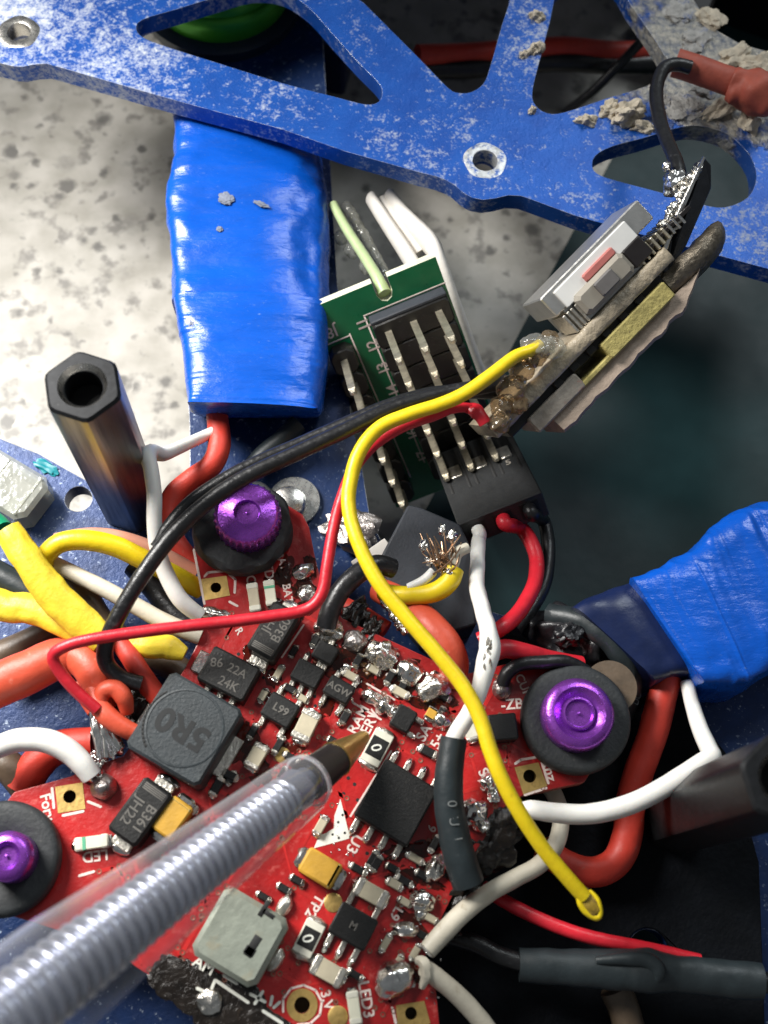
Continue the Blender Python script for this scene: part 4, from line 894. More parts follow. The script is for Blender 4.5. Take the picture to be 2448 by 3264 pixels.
# grain of solder splash over the board
mb = MB()
for i in range(150):
    x, y = random.uniform(820, 1520), random.uniform(2010, 2450)
    if random.random() < .5: x, y = random.uniform(1000, 1450), random.uniform(2560, 3200)
    if abs((x-1264)) < 130 and abs(y-2556) < 140: continue
    if y < 2010+(x-1090)*.46 : continue
    mb.blob(FR(x, y, random.uniform(0, 90), .01), random.uniform(.04, .16), random.uniform(.03, .09), .05, .4, 2, i, 1)
obj('solder_splash', mb, 'solder', FC, kind='stuff')
# vias
mb = MB()
for x, y in ((1003, 2220), (1030, 2200), (985, 2330), (1130, 2500), (1110, 2480), (1095, 2530), (1140, 2550), (1005, 2250), (760, 2085), (752, 2100), (840, 2160), (930, 2200), (1460, 2520), (1330, 2760), (1170, 2720), (1190, 2700), (700, 2600)):
    mb.lathe(FR(x, y, 0, 0), [(.14, .002), (.14, .016), (.02, .017)], 10)
obj('via', mb, 'bore', FC, kind='stuff')
# fine copper tracks under the mask, vias and small parts between the big ones
BUSY = [(588, 2320, 175), (728, 2146, 95), (872, 2008, 105), (446, 2586, 115), (1264, 2556, 150), (1126, 2952, 90), (765, 2985, 150), (1021, 2766, 85), (548, 2606, 75), (1202, 2383, 62), (984, 2991, 60), (785, 1690, 175), (1832, 2295, 185), (22, 2738, 180),
        (893, 2262, 65), (980, 2146, 60), (1081, 2197, 60), (1037, 2078, 50), (1287, 2289, 55), (976, 2311, 55), (817, 2409, 45), (1183, 2846, 55), (1046, 3096, 55), (1604, 2316, 60), (1685, 2480, 60), (222, 2542, 65), (963, 3204, 65), (1192, 2235, 60), (1310, 3230, 60), (688, 1873, 55), (1129, 2690, 42), (1003, 2888, 42), (1160, 2303, 52), (1352, 2337, 36), (1397, 2362, 36), (304, 2727, 62), (1166, 3186, 52), (1058, 2630, 70), (1632, 2246, 50), (152, 2580, 55)]
def free(x, y, m=0): return all((x-a)**2+(y-b)**2 > (r_+m)**2 for a, b, r_ in BUSY)
OUT2 = lin_loop(out, 0)
def inside(x, y):
    p = P(x, y, 0); c = False; n_ = len(OUT2)
    for i in range(n_):
        a, b = OUT2[i], OUT2[i-1]
        if (a.y > p.y) != (b.y > p.y) and p.x < (b.x-a.x)*(p.y-a.y)/(b.y-a.y)+a.x: c = not c
    return c
random.seed(21); mb = MB(); mv = MB(); nt_ = 0
for i in range(900):
    x, y = random.uniform(300, 1850), random.uniform(1750, 3250); a = math.radians(random.choice((30, -60, 30, -60, 75, -15))); L = random.uniform(40, 150)
    pts = [(x, y), (x+L*math.cos(a), y+L*math.sin(a))]; b = a+random.choice((-1, 1))*math.pi/4; L2 = random.uniform(20, 80); pts.append((pts[1][0]+L2*math.cos(b), pts[1][1]+L2*math.sin(b)))
    if nt_ < 130 and all(inside(*q) and free(*q, -25) for q in pts) and all(inside((p0[0]+p1[0])/2, (p0[1]+p1[1])/2) for p0, p1 in zip(pts[:-1], pts[1:])):
        stroke(mb, pts, random.choice((.16, .2, .3)), 0, .022); nt_ += 1
        for q in (pts[0], pts[-1]): mv.lathe(FR(q[0], q[1], 0, 0), [(.2, .003), (.2, .03), (.12, .032), (.1, .02), (.01, .02)], 12)
obj('copper_track', mb, 'track_red', FC, kind='stuff'); obj('via', mv, 'via_tin', FC, kind='stuff')
n_ = 0
for i in range(600):
    if n_ >= 34: break
    x, y = random.choice(((random.uniform(880, 1420), random.uniform(2060, 2380)), (random.uniform(980, 1400), random.uniform(2650, 3150)), (random.uniform(700, 1000), random.uniform(2200, 2480))))
    if inside(x, y) and inside(x+40, y-20) and free(x, y, 26):
        capacitor(x, y, random.choice((44, 50, 56)), 24, random.choice((30, -60)), .42, random.choice(('chip', 'chip', 'ceramic')), 'resistor'); BUSY.append((x, y, 24)); n_ += 1
for i in range(26):
    x, y = random.uniform(1000, 1500), random.uniform(2050, 2350)
    if inside(x, y) and free(x, y, 8): solder(x, y, random.uniform(9, 17), random.uniform(8, 13), random.uniform(.25, .5), random.uniform(0, 90), 'solder', .3, sub=3)
mb = MB(); random.seed(5)
for i in range(46):
    x, y = random.choice(((random.uniform(1000, 1450), 0), (random.uniform(1230, 1420), random.uniform(2700, 3150)), (random.uniform(880, 1000), random.uniform(1800, 1960)), (random.uniform(700, 1050), random.uniform(2080, 2460))))
    if y == 0: y = 2040+(x-1040)*.42+random.uniform(0, 110)
    if inside(x, y): mb.blob(FR(x, y, random.uniform(0, 180), .0), random.uniform(.5, 1.6), random.uniform(.4, 1.0), .05, .6, 2.2, i, 3, zmin=-.005)
obj('flux_stain', mb, 'flux_film', FC, ang=80)
# usb socket
o, M, l, w_ = comp('usb_socket', 765, 2985, 240, 235, 31, 2.6, 'usb_metal', .35, rc=.5)
for (x, y, a, b) in ((842, 2896, 16, 52), (856, 2914, 40, 14), (806, 3016, 26, 66), (796, 3032, 34, 24)):
    FM = FR(x, y, -58, 2.6); FM.translation.z = 0
    mb = MB(); mb.cbox(FM, b/43, a/43, 2.5, 2.62, .01); obj('slot', mb, 'bore', o)
for x, y in ((905, 2890), (880, 3060)):
    mb = MB(); mb.blob(FR(x, y, -60, .2), .9, .5, .5, .2, 1.5, x, 3); obj('mounting_tab', mb, 'tin', o)

# ================================================================== nuts, rubber rings and screw
def rubber(px_, py_, ro, ri, h, label, torn=0.0):
    M = FR(px_, py_, 0, 0); mb = MB()
    def fn(i, r, a): return r*(1+torn*noise.noise(Vector((math.cos(a)*3+i, math.sin(a)*3, i*1.3))))
    mb.lathe(M, [(ri, .01), (ro-.25, .01), (ro, .4), (ro, h-.4), (ro-.18, h-.1), (ro-.5, h), (ri+.2, h), (ri, h-.2)], 72, fn if torn else None, cap=False)
    obj('rubber_ring', mb, 'rubber', ang=60 if not torn else 25, label=label, cat='rubber ring', group='rubber rings under the purple nuts')
rubber(775, 1695, 4.0, 1.4, 1.9, 'black rubber ring with a torn edge under the knurled purple nut', .07)
rubber(1826, 2300, 4.25, 1.4, 1.7, 'black rubber ring round the dished purple nut by the red wire')
rubber(22, 2740, 4.1, 1.4, 1.6, 'wide black rubber ring under the small purple nut beside the pen')
def nut(px_, py_, z0, z1, ro, knurl, label, dish):
    M = FR(px_, py_, 0, z1); M.translation.z = 0; t = thing('thumb_nut', (M.translation.x, M.translation.y, z0), label, 'nut', 'purple aluminium nuts'); mb = MB()
    n = 30*8 if knurl else 72
    def fn(i, r, a): return r-(.16*abs(math.sin(a*15)) if knurl and i in (1, 2) else 0)
    mb.lathe(M, [(ro-.15, z0), (ro, z0+.15), (ro, z1-.45), (ro-.22, z1-.15), (ro-.45, z1)] + ([(1.25, z1), (1.15, z1+.06), (1.02, z1+.06), (.92, z1-.25), (.3, z1-.32), (.01, z1-.3)] if not dish else
             [(ro-.75, z1+.05), (ro-1.05, z1-.28), (1.35, z1-.5), (1.22, z1-.16), (1.08, z1-.14), (.95, z1-.42), (.3, z1-.45), (.01, z1-.44)]), n, fn, cap=False)
    obj('nut_body', mb, 'purple', t, ang=50)
    mb = MB(); mb.lathe(M, [(.12, z1-.4), (.11, z1-.22), (.01, z1-.18)], 12); obj('centre_mark', mb, 'purple', t)
    return t
nut(787, 1632, 1.7, 4.2, 2.7, True, 'knurled purple nut under the crossing black wires', False)
nut(1848, 2272, 1.5, 3.4, 2.75, False, 'smooth purple nut with a dished shiny top', True)
nut(18, 2728, 1.4, 4.0, 1.75, False, 'small domed purple nut on a wide rubber ring beside the pen', True)
t = thing('frame_screw', P(930, 1598, ZB), 'steel screw with washer on the lower plate beside the knurled nut', 'screw')
mb = MB(); mb.lathe(FR(938, 1602, 0, ZB), [(2.3, .01), (2.3, .5), (1.1, .55)], 36); obj('washer', mb, 'steel', t)
mb = MB(); mb.lathe(FR(920, 1592, 0, ZB+2.4), [(1.5, -2.0), (1.55, -.6), (1.3, -.1), (.7, .1), (.01, .12)], 28); obj('screw_head', mb, 'steel', t)
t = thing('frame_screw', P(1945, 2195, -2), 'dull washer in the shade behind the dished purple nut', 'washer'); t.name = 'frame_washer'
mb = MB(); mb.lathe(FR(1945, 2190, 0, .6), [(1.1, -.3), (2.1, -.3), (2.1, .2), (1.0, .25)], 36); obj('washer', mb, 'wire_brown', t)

# ================================================================== wires
def wire(label, pts, r, mt, name='wire', group=None, **kw):
    mb = MB(); mb.tube([q if isinstance(q, Vector) else P(*q) for q in pts], r, rough=kw.pop('rough', .03), seed=len(label), **kw)
    return obj(name, mb, mt, label=label, cat='wire', group=group, ang=60)
# between the radio module and the board
o = wire('long yellow wire running from the radio module across the board to a cut end', [(1722, 1100, 9.4), (1690, 1118, 9.6), (1640, 1138, 9.7), (1560, 1200, 9.4), (1480, 1255, 9), (1400, 1290, 8.6), (1300, 1322, 8.3), (1212, 1362, 8), (1152, 1430, 7.8), (1120, 1520, 7.6), (1112, 1620, 7.5),
    (1142, 1730, 7.5), (1202, 1850, 7.4), (1290, 1962, 7.2), (1400, 2090, 7), (1478, 2190, 6.9), (1530, 2290, 6.8), (1562, 2390, 6.7), (1602, 2490, 6.5), (1662, 2600, 6), (1735, 2710, 5.2), (1812, 2802, 4.5), (1862, 2858, 4.0)],
    [.5, .5, .52, .56, .56, .56, .56, .57, .57, .57, .57, .57, .57, .57, .57, .57, .57, .57, .57, .56, .56, .55, .55], 'wire_yellow', 'yellow_wire')
rg = [P(x, y, z) for x, y, z in ((1880, 2838, 4.2), (1904, 2868, 4.1), (1911, 2908, 3.9), (1900, 2924, 3.8), (1868, 2906, 3.9), (1848, 2878, 4.1), (1843, 2852, 4.3))]
mb = MB(); mb.tube(rg, [.1, .2, .24, .26, .26, .22, .1], n=10); obj('curled_lip', mb, 'wire_yellow', o)
mb = MB(); mb.blob(FR(1876, 2874, 52, 3.95), 1.2, .72, .35, .15, 1.5, 4, 4); obj('hollow', mb, 'hollow_yellow', o)
mb = MB(); mb.blob(FR(1858, 2852, 52, 4.3), .26, .22, .2, .2, 1.5, 7, 3); obj('scorch_spot', mb, 'burn', o)
wire('black wire running from the radio module to the orange bundle, the upper of a pair', [(1610, 1212, 7.4), (1540, 1232, 7.6), (1400, 1258, 7.5), (1250, 1302, 7.4), (1100, 1372, 7.2), (950, 1442, 7), (800, 1512, 6.9), (690, 1580, 6.8), (600, 1655, 6.6), (520, 1742, 6.3), (430, 1870, 5.8), (365, 1985, 5), (336, 2060, 4), (340, 2115, 3), (385, 2160, 2.2), (450, 2180, 1.8)], .64, 'wire_black', 'black_wire')
wire('black wire hidden beside its twin above the knurled nut', [(1590, 1250, 6.2), (1400, 1252, 6), (1250, 1290, 5.8), (1100, 1352, 5.4), (950, 1418, 5.0), (800, 1484, 4.9), (690, 1545, 4.8), (600, 1610, 4.6), (540, 1680, 4.2), (500, 1745, 3.6)], .6, 'wire_black', 'black_wire')
o = wire('thin red wire running under the yellow wire to the orange bundle', [(1500, 1298, 7), (1440, 1302, 7.4), (1380, 1325, 7.2), (1280, 1362, 6.6), (1190, 1420, 6.2), (1125, 1500, 6), (1085, 1600, 6), (1060, 1700, 6), (1043, 1800, 5.8), (1030, 1880, 5.5), (1000, 1928, 5.2), (950, 1950, 5), (860, 1965, 5), (740, 1980, 5), (600, 1995, 5.2), (420, 2018, 5.4), (280, 2040, 5.4), (205, 2062, 5.2), (170, 2090, 4.8), (186, 2135, 4.2), (240, 2200, 3.4), (310, 2262, 2.6)],
    [.36, .45, .46]+[.46]*19, 'wire_red', 'red_wire')
mb = MB(); mb.tube([P(1480, 1300, 7), P(1520, 1312, 7.2), P(1548, 1350, 7)], [.4, .7, .45], flat=.5, rough=.4); obj('torn_end', mb, 'wire_red', o)
# servo lead
e = PLUG_END; d = PLUG_DIR
wire('white servo wire with a scuffed patch running from the plug into the black tube', [e[0], e[0]+d*1.2, (1524, 1730, -3.6), (1522, 1800, -1.2), (1520, 1870, .8), (1540, 1950, 3.0), (1556, 2010, 4.2), (1562, 2060, 4.4), (1552, 2110, 4.5), (1530, 2190, 4.4), (1502, 2262, 4.2), (1460, 2330, 4), (1440, 2380, 3.8), (1436, 2440, 3.6)], [.62, .62, .64, .64, .64, .66, .68, .85, .82, .66, .66, .66, .66, .6], 'wire_white', 'white_wire', rough=.1)
o = bpy.data.objects['white_wire']; mb = MB(); random.seed(9)
for i in range(9):
    x, y = 1548+random.uniform(-6, 22), 2030+i*10; mb.tube([P(x, y, 5.16), P(x+random.uniform(-5, 5), y+14, 5.24), P(x+random.uniform(-8, 8), y+30, 5.16)], [.05, .13, .05], n=6, sub=3, rough=.4)
obj('scuff', mb, 'scuff_grey', o)
wire('red servo wire curving from the plug down behind the white wire', [e[1], e[1]+d*1.2, (1662, 1684, -5), (1700, 1745, -4.4), (1711, 1800, -3.8), (1700, 1870, -2.4), (1655, 1950, -.4), (1600, 2000, 1.2), (1530, 2040, .6)], .66, 'wire_red', 'red_wire')
wire('black servo wire curving down beside the red servo wire', [e[2], e[2]+d*1.2, (1732, 1660, -5.8), (1748, 1740, -5.6), (1738, 1850, -4.6), (1700, 1930, -3.6), (1640, 2010, -2.8)], .62, 'wire_black', 'black_wire')
o = wire('black shrink tube with faint print standing over the edge of the board', [(1448, 2352, 3.9), (1440, 2400, 3.7), (1430, 2480, 3.4), (1432, 2570, 3), (1448, 2660, 2.6), (1468, 2740, 2.2), (1492, 2815, 1.6)], [.98, 1.0, 1.08, 1.12, 1.15, 1.2, 1.2], 'shrink_black', 'shrink_tube', n=24)
o['category'] = 'shrink tube'
for ch, x, y, a, z in (('0', 1440, 2562, 85, 3.05), ('U', 1446, 2618, 82, 2.8), ('U', 1456, 2664, 78, 2.55), ('A', 1468, 2708, 74, 2.35)):
    letters('lettering', ch, FR(x, y, a, z+1.1), 1.0, 'shrink_print', o, h=.05, wrap=lambda u, v: -v*v*.42)
# wires at the top edge of the board
wire('orange-red silicone wire looping at the board edge under the yellow wire', [(1210, 1880, -4), (1290, 1925, -2), (1360, 1985, .2), (1420, 2050, .8), (1446, 2110, .4), (1440, 2180, -.6)], [1.1, 1.2, 1.25, 1.25, 1.2, 1.1], 'silicone_orange', 'silicone_wire')
wire('dark red wire in the shade beside the slate slab', [(1090, 1930, -2.5), (1160, 1965, -2.2), (1230, 2010, -2)], .8, 'silicone_red', 'silicone_wire')
wire('short red wire leaving the scuffed white wire to the right', [(1560, 2085, 1.6), (1610, 2068, 1.8), (1680, 2082, 1.2), (1760, 2104, 0), (1850, 2120, -1)], .75, 'wire_red', 'red_wire')
wire('short black wire soldered beside the dished purple nut', [(1602, 2180, .8), (1618, 2145, 1.3), (1660, 2118, 1.6), (1740, 2110, 1.6), (1810, 2112, 1.2), (1880, 2150, .4), (1930, 2210, -1)], .55, 'wire_black', 'black_wire', rough=.1)
o = wire('bent black wire soldered at the board edge beside the thin red wire', [(1040, 1995, .8), (1052, 1950, 1.4), (1085, 1885, 1.8), (1140, 1830, 1.9), (1200, 1800, 1.6), (1252, 1812, .8)], .82, 'wire_black', 'black_wire')
o = wire('short yellow wire with frayed copper end in front of the slate slab', [(1215, 1885, -.5), (1270, 1896, .2), (1330, 1896, .6), (1390, 1886, 1), (1430, 1855, 1.2), (1446, 1815, 1.2)], [.7, .75, .78, .82, .85, .85], 'wire_yellow', 'yellow_wire')
mb = MB(); random.seed(3)
for i in range(34):
    a = P(1425+random.uniform(-45, 25), 1815+random.uniform(-22, 18), 1.2+random.uniform(-.3, .6)); b = P(1400+random.uniform(-60, 70), 1745+random.uniform(-50, 60), 1.9+random.uniform(-.6, 1.2)); mb.tube([a, a.lerp(b, .5)+Vector((random.uniform(-.3, .3), random.uniform(-.3, .3), .3)), b], [.1, .08, .05], n=6, sub=3)
obj('copper_strand', mb, 'copper', o, kind='stuff')
mb = MB(); mb.tube([P(1300, 1872, .8), P(1350, 1850, 1.2), P(1382, 1820, 1.4)], [.3, .4, .4]); obj('white_core', mb, 'wire_white', o)
mb = MB(); mb.tube([P(1440, 1800, 1.2), P(1460, 1760, 1.3), P(1492, 1745, 1.2)], [.5, .55, .4], rough=.4); obj('cream_core', mb, 'wire_cream', o)
mb = MB()
for x, y, a, s_ in ((1350, 1740, .35, 1), (1368, 1790, .3, 2), (1410, 1690, .3, 3), (1440, 1710, .4, 4), (1400, 1780, .45, 5), (1430, 1830, .4, 6)): mb.blob(Matrix.Translation(P(x, y, 1.6)), a, a*1.5, a, .5, 2, s_, 3)
obj('solder_drop', mb, 'solder_rough', o, ang=60)
mb = MB()
for i in range(9): mb.blob(Matrix.Translation(P(1225+i*8+random.uniform(-8, 8), 1915+i*12, -.5)), .35, .4, .35, .6, 2, i, 2)
obj('solder_crumb', mb, 'solder_rough', label='crusty solder crumbs along the dark wire by the slate slab', cat='solder', ang=60)
mb = MB(); mb.cbox(FR(1190, 1775, -35, -3.5), 3.6, 1.6, -.3, 0, .05); obj('paper_scrap', mb, 'foam_white', label='white scrap tucked behind the bent black wire', cat='scrap')
mb = MB(); mb.blob(FR(1120, 1690, 20, -6.0), 2.2, 1.8, 1.0, .5, 1.6, 5, 4); obj('solder_lump', mb, 'solder_old', label='dirty solder lump on the lower plate beside the knurled nut', cat='solder', ang=40)
mb = MB(); mb.tube([P(950, 1350, -4), P(900, 1400, -4.2), P(840, 1450, -4.5), P(780, 1520, -4.8)], .9); obj('tape_cable', mb, 'shrink_black', label='black cable leaving the end of the long blue tape wrap', cat='wire')
# wires of the taped controller
wire('white wire bent sharply beside the hexagonal standoff', [(690, 1372, -2.4), (640, 1395, -2), (575, 1425, 0), (520, 1448, 2.0), (484, 1440, 3.6), (472, 1456, 4.6), (482, 1500, 4.8), (492, 1580, 4.6), (492, 1660, 4.2), (500, 1740, 3.4), (530, 1830, 2.4), (575, 1910, 1.6), (640, 1965, .8)], [.5, .52, .55, .6, .66, .66, .62, .6, .6, .62, .66, .68, .62], 'wire_white', 'white_wire')
wire('thick coral red wire curving out of the blue tape wrap', [(690, 1310, -3.2), (697, 1370, -2.8), (698, 1425, -2.6), (672, 1485, -2.6), (610, 1530, -2.8), (555, 1580, -3), (535, 1650, -3.2), (560, 1730, -3.5), (620, 1800, -4)], [.95, 1.0, 1.0, 1.0, 1.0, 1.0, 1.0, .95, .9], 'silicone_red', 'silicone_wire')
wire('yellow wire arching from the yellow sleeve toward the board', [(140, 1800, 1.5), (150, 1765, 2.2), (200, 1728, 2.6), (280, 1722, 2.6), (370, 1742, 2.2), (450, 1780, 1.4), (540, 1825, .2), (640, 1880, -1.5)], [.72, .78, .82, .84, .84, .84, .82, .8], 'wire_yellow', 'yellow_wire')
wire('pink wire just behind the arching yellow wire', [(180, 1730, .5), (290, 1712, .8), (400, 1726, .4), (500, 1765, -.6), (620, 1830, -2)], .8, 'wire_pink', 'pink_wire')
wire('cream wire passing under the black pair toward the board', [(40, 1735, .5), (130, 1775, .8), (210, 1815, 1), (320, 1870, 1), (430, 1930, .8), (530, 1985, .4), (640, 2030, 0)], [.6, .6, .62, .66, .68, .7, .66], 'wire_cream', 'cream_wire')
def sleeve(label, pts, r, flat, ends=True, seed=0):
    mb = MB(); mb.tube([P(*q) for q in pts], r, n=28, flat=flat, rough=.10, seed=seed, sub=10, cap=True, fn=lambda t, a: 1+.05*math.sin(a*9+t*2)*(1-t)); return obj('yellow_sleeve', mb, 'shrink_yellow', label=label, cat='sleeve', group='yellow shrink sleeves', ang=60)
sleeve('wide ribbed yellow sleeve slanting down onto the orange bundle', [(25, 1685, 4.2), (80, 1770, 4.0), (150, 1870, 3.4), (230, 1955, 2.8), (330, 2040, 2.2)], [1.02, 1.12, 1.3, 1.35, 1.1], .55, seed=2)
sleeve('yellow sleeve coming in beside the black cable at the translucent connector', [(-60, 1915, 1.4), (30, 1935, 1.5), (110, 1945, 1.6), (200, 1985, 1.6), (300, 2040, 1.4)], [1.3, 1.25, 1.15, 1.1, 1.0], .6, seed=4)
sleeve('blunt end of a yellow sleeve below the thin red wire', [(400, 2052, 1.2), (470, 2060, 1.2), (540, 2065, 1.0), (590, 2085, .9)], [.8, .95, 1.0, .55], .6, seed=6)
wire('dark grey cable under the wide yellow sleeve', [(-40, 1815, .5), (60, 1870, .5), (140, 1920, .2), (240, 1970, -.4)], 1.15, 'shrink_black', 'grey_cable')
wire('brown cable under the cream wire', [(190, 1830, -2), (270, 1900, -2), (330, 1990, -2.2), (420, 2060, -2), (560, 2130, -1.8), (640, 2180, -2)], 1.1, 'wire_brown', 'brown_cable')
wire('black cable under the white wire at the board corner', [(430, 1800, -3), (500, 1880, -3), (560, 1960, -3), (620, 2010, -3)], 1.1, 'wire_black', 'black_cable')
wire('greyish cable on the lower plate behind the thick orange cable', [(-40, 2110, -3.5), (80, 2060, -3.4), (180, 2010, -3.4), (260, 1985, -3.6)], 1.3, 'wire_brown', 'brown_cable')
# orange bundle
wire('fat orange-red cable entering from the left edge', [(-80, 2215, .2), (0, 2180, .4), (90, 2142, .6), (180, 2100, .6), (270, 2080, .4), (330, 2060, .2)], [1.75, 1.75, 1.7, 1.6, 1.4, 1.1], 'silicone_orange', 'silicone_cable', n=24)
wire('orange cable bending down to the solder beside the inductor', [(210, 2080, .4), (275, 2110, 1.0), (310, 2160, 1.2), (330, 2210, 1.0), (345, 2255, .6)], [1.2, 1.45, 1.4, 1.2, .9], 'silicone_orange', 'silicone_cable', n=24)
wire('knotted orange wire over the solder beside the inductor', [(300, 2190, 1.5), (312, 2240, 1.9), (345, 2285, 2.0), (395, 2320, 1.8), (450, 2345, 1.4)], [.7, .78, .8, .72, .6], 'silicone_orange', 'orange_wire')
wire('orange wire strand curling over the knot', [(320, 2250, 2.0), (330, 2205, 2.3), (365, 2195, 2.4), (395, 2225, 2.2), (405, 2270, 1.4)], [.5, .68, .72, .68, .5], 'silicone_orange', 'orange_wire')
wire('orange-tipped cut wire end under the knot', [(250, 2180, .2), (275, 2230, .4), (300, 2268, .5)], .55, 'silicone_orange', 'orange_wire')
wire('flat red wire running down to the edge of the inductor', [(385, 2050, 1.2), (420, 2100, 1.4), (460, 2165, 1.2), (505, 2225, .6)], [.75, .8, .85, .8], 'silicone_red', 'silicone_wire')
mb = MB()
for i in range(26):
    a = P(318+random.uniform(-25, 35), 2270+random.uniform(-10, 30), .8+random.uniform(0, .6)); b = P(335+random.uniform(-30, 50), 2390+random.uniform(-20, 30), .4+random.uniform(0, .7)); mb.tube([a, a.lerp(b, .5)+Vector((0, 0, .3)), b], random.uniform(.12, .24), n=6, sub=3)
for x, y, a, s_ in ((335, 2345, .9, 2), (360, 2380, .8, 3), (310, 2420, .7, 4), (390, 2300, .7, 5)): mb.blob(Matrix.Translation(P(x, y, .2)), a, a, .6, .5, 1.8, s_, 4)
obj('soldered_strands', mb, 'solder', label='tinned wire strands soldered at the board edge beside the inductor', cat='solder', ang=60)
mb = MB(); mb.blob(FR(430, 2250, -30, -.8), 2.2, 1.4, .9, .5, 1.8, 12, 4); obj('scorched_resin', mb, 'burn', label='black scorched resin between the orange knot and the inductor', cat='resin', ang=60)
wire('glossy white wire arching to the dark solder ball at the board corner', [(-70, 2410, 1.0), (0, 2378, 1.6), (70, 2358, 2.0), (150, 2362, 2.1), (215, 2392, 1.9), (262, 2435, 1.6), (292, 2475, 1.2)], [.85, .86, .88, .9, .9, .85, .78], 'wire_white', 'white_wire', n=18)
wire('dark red cable under the white wire at the board corner', [(70, 2520, -3), (115, 2440, -2.6), (180, 2385, -2.4), (300, 2370, -2.2)], [1.3, 1.35, 1.35, 1.3], 'silicone_red', 'silicone_cable')
wire('dull brown cable at the corner of the red board', [(-50, 2440, -3), (20, 2440, -2.8), (60, 2480, -3), (110, 2540, -3.4)], 1.25, 'wire_brown', 'brown_cable')
# right side
wire('thick red wire hanging from the shaded blue tape down to the foam', [(2150, 2040, -1.5), (2135, 2120, -1.8), (2110, 2220, -2.2), (2080, 2340, -2.8), (2040, 2450, -3.4), (2010, 2560, -4), (2000, 2660, -4.4), (1965, 2745, -4.6), (1890, 2780, -4.6), (1800, 2755, -4.4), (1730, 2700, -4)], [1.15, 1.15, 1.2, 1.2, 1.2, 1.2, 1.2, 1.2, 1.2, 1.15, 1.1], 'silicone_red', 'silicone_wire')
wire('thick white wire folded back on itself beside the shaded blue tape', [(2190, 2175, -1), (2205, 2240, -.5), (2230, 2320, .6), (2262, 2392, 1.8), (2268, 2412, 2.2), (2240, 2430, 2.4), (2180, 2470, 2.4), (2090, 2525, 2.3), (1990, 2570, 2.2), (1880, 2594, 2), (1780, 2592, 1.8), (1690, 2580, 1.4), (1640, 2580, 1)], [.55, .6, .66, .7, .72, .74, .76, .76, .76, .76, .75, .7, .3], 'wire_white', 'white_wire', n=18)
o = wire('dull white wire curling under the yellow wire to a cut end', [(1740, 2490, -3.6), (1770, 2540, -3.2), (1788, 2610, -2.6), (1772, 2690, -2), (1720, 2755, -1.4), (1640, 2800, -.6), (1560, 2845, .2), (1480, 2905, .8), (1420, 2965, 1.1), (1362, 3030, 1.2)], [.68, .68, .68, .68, .68, .68, .68, .72, .72, .66], 'wire_cream', 'white_wire')
mb = MB(); c = P(1360, 3032, 1.2); ez = (P(1362, 3030, 1.2)-P(1420, 2965, 1.1)).normalized(); mb.lathe(mk(c, ez.orthogonal().normalized(), ez), [(.62, 0), (.5, .05), (.4, -.05), (.01, -.06)], 20, cap=False); obj('cut_face', mb, 'wire_white', o)
o = wire('pale wire with a peeled end leaving the large solder joint at the bottom', [(1352, 3085, 1.0), (1385, 3110, .6), (1440, 3155, 0), (1500, 3215, -.8), (1560, 3290, -1.6), (1610, 3380, -2.2)], [.62, .68, .68, .7, .7, .7], 'wire_cream', 'white_wire')
mb = MB(); mb.tube([P(1330, 3060, 1.0), P(1352, 3072, 1.4), P(1358, 3110, 1.2), P(1345, 3150, .9)], [.3, .42, .4, .2], rough=.3); obj('peeled_skin', mb, 'wire_cream', o)
wire('thin dusty red wire under the black sleeve at the lower right', [(1540, 2825, -3.6), (1600, 2868, -3), (1700, 2920, -2.4), (1800, 2962, -2), (1900, 2992, -1.8), (2020, 3015, -1.8), (2120, 3035, -1.9), (2230, 3060, -2.2)], [.5, .52, .52, .52, .52, .5, .48, .45], 'wire_red', 'red_wire')
t = thing('shrink_sleeve', P(2050, 3100, ZB), 'grey-black shrink sleeve with a bulge lying at the lower right', 'sleeve')
mb = MB(); mb.tube([P(1655, 3076, -2.2), P(1780, 3082, -2), P(1900, 3088, -1.8), P(2000, 3090, -1.6), P(2070, 3095, -1.4), P(2150, 3102, -1.8), P(2280, 3116, -2), P(2428, 3130, -2)], [1.2, 1.3, 1.4, 1.5, 1.62, 1.35, 1.35, 1.32], n=30, flat=.75, sub=9, rough=.06); obj('sleeve', mb, 'shrink_black', t)
mb = MB(); mb.tube([P(1900, 3062, -.9), P(2010, 3056, -.55), P(2070, 3066, -.5), P(2098, 3100, -.55), P(2070, 3140, -1)], [.3, .55, .62, .6, .3]); obj('bulge', mb, 'shrink_black', t)
mb = MB(); mb.tube([P(1440, 2985, -3), P(1520, 3010, -2.6), P(1590, 3045, -2.3), P(1680, 3072, -2.2)], .7); obj('inner_wire', mb, 'wire_black', t)
mb = MB(); mb.tube([P(2420, 3128, -2), P(2500, 3140, -2.2), P(2600, 3150, -3)], .8); obj('inner_wire', mb, 'wire_black', t)
wire('brown cable stub under the grey-black sleeve', [(1960, 3150, -4.5), (1990, 3220, -4.8), (2010, 3300, -5)], 1.2, 'wire_brown', 'brown_cable')

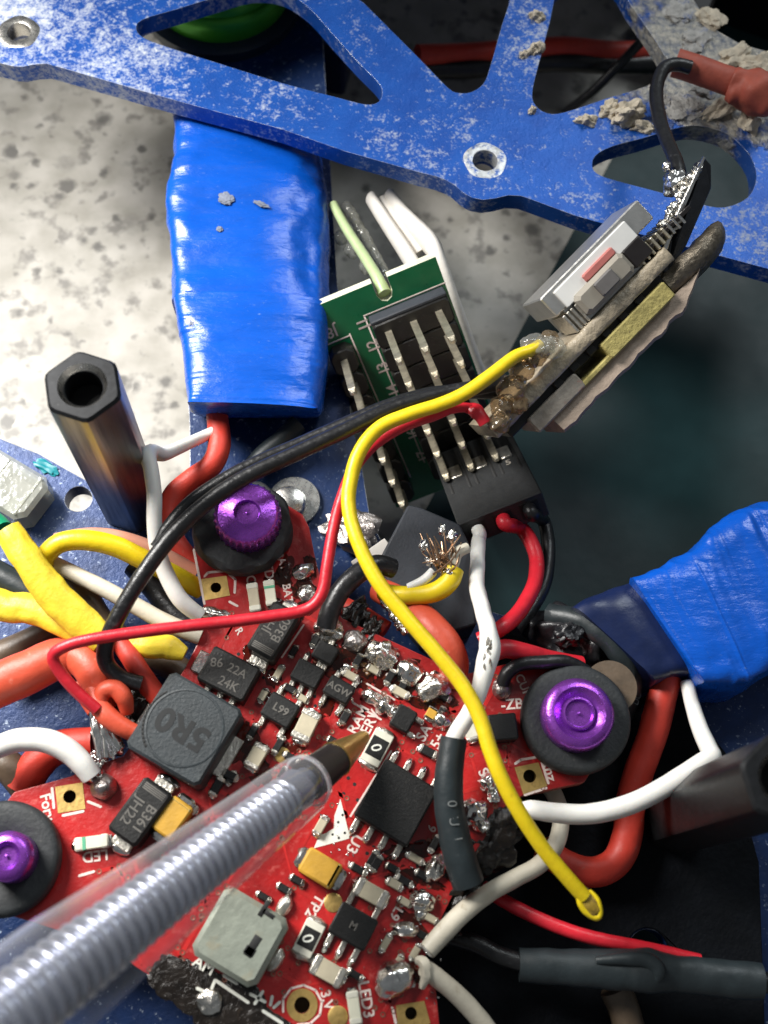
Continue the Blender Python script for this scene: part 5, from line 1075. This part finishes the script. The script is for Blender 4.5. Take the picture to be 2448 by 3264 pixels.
# ================================================================== the clear pen
TIP, TAIL = P(1168, 2343, 2.2), P(178, 3118, 21)
ax = (TAIL-TIP).normalized(); LEN = (TAIL-TIP).length
PM = mk(TIP, ax.orthogonal().normalized(), ax)
t = thing('ballpoint_pen', TIP, 'clear plastic ballpoint pen with brass tip pointing at the zero resistor', 'pen')
def along(x, y):                              # distance along the axis of a photo pixel next to it
    best = min(range(0, 1200), key=lambda i: (Vector(px(TIP+ax*i*.05))-Vector((x, y))).length); return best*.05
s1, s2, s3 = along(1070, 2420), along(1010, 2465), along(1000, 2470)
mb = MB(); mb.lathe(PM, [(.12, 0), (.42, .15), (.55, .5), (1.28, s1-.2), (1.36, s1), (1.2, s1+.05)], 40); obj('tip', mb, 'brass', t)
mb = MB(); mb.lathe(PM, [(1.2, s1), (1.28, s1+.03), (1.45, s2+.6), (1.45, s2+1.2)], 40); obj('collar', mb, 'black_plastic', t)
def w_at(s_, half_px): return half_px/ppm(TIP+ax*s_)
q = along(985, 2482); q2 = along(560, 2800); q3 = along(178, 3118)
prof = [(1.5, q-.4), (w_at(q, 88), q), (w_at(q+1, 98), q+1), (w_at(q2, 142), q2), (w_at(q3, 196), q3), (w_at(q3, 200)+.05, q3+22)]
print('pen radii', [(round(a, 2), round(b, 1)) for a, b in prof])
mb = MB(); mb.lathe(PM, prof, 56, cap=False); obj('barrel', mb, 'clear_barrel', t, ang=50)
inn = [(max(r_*.62, 1.3), z_+.3) for r_, z_ in prof[1:]]
mb = MB()
pi_ = []; z_ = q+2.6; i = 0                   # ridged inner sleeve: the screw thread and spring that shine through
def rin(z):
    for (ra, za), (rb, zb) in zip(prof[1:-1], prof[2:]):
        if z <= zb: return (ra+(rb-ra)*(z-za)/(zb-za))
    return prof[-1][0]
while z_ < q3+20:
    r_ = rin(z_)*.55; pi_ += [(r_, z_), (r_+.24, z_+.14), (r_+.32, z_+.3), (r_+.24, z_+.46), (r_, z_+.6)]; z_ += .66+.006*i; i += 1
mb.lathe(PM, pi_, 48, cap=False); obj('inner_thread', mb, 'rib_metal', t, ang=60)
mb = MB(); mb.lathe(PM, [(1.0, s2), (1.1, q+.8), (1.5, q+1.4), (rin(q+6)*.45, q+6), (rin(q3)*.42, q3), (rin(q3)*.42, q3+20)], 32); obj('refill', mb, 'core_silver', t)
mb = MB(); mb.lathe(PM, [(1.5, q-.45), (w_at(q, 80), q-.15), (w_at(q, 88)+.02, q+.25), (w_at(q, 80), q+.3)], 56, cap=False); obj('nose_rim', mb, 'clear_rim', t)
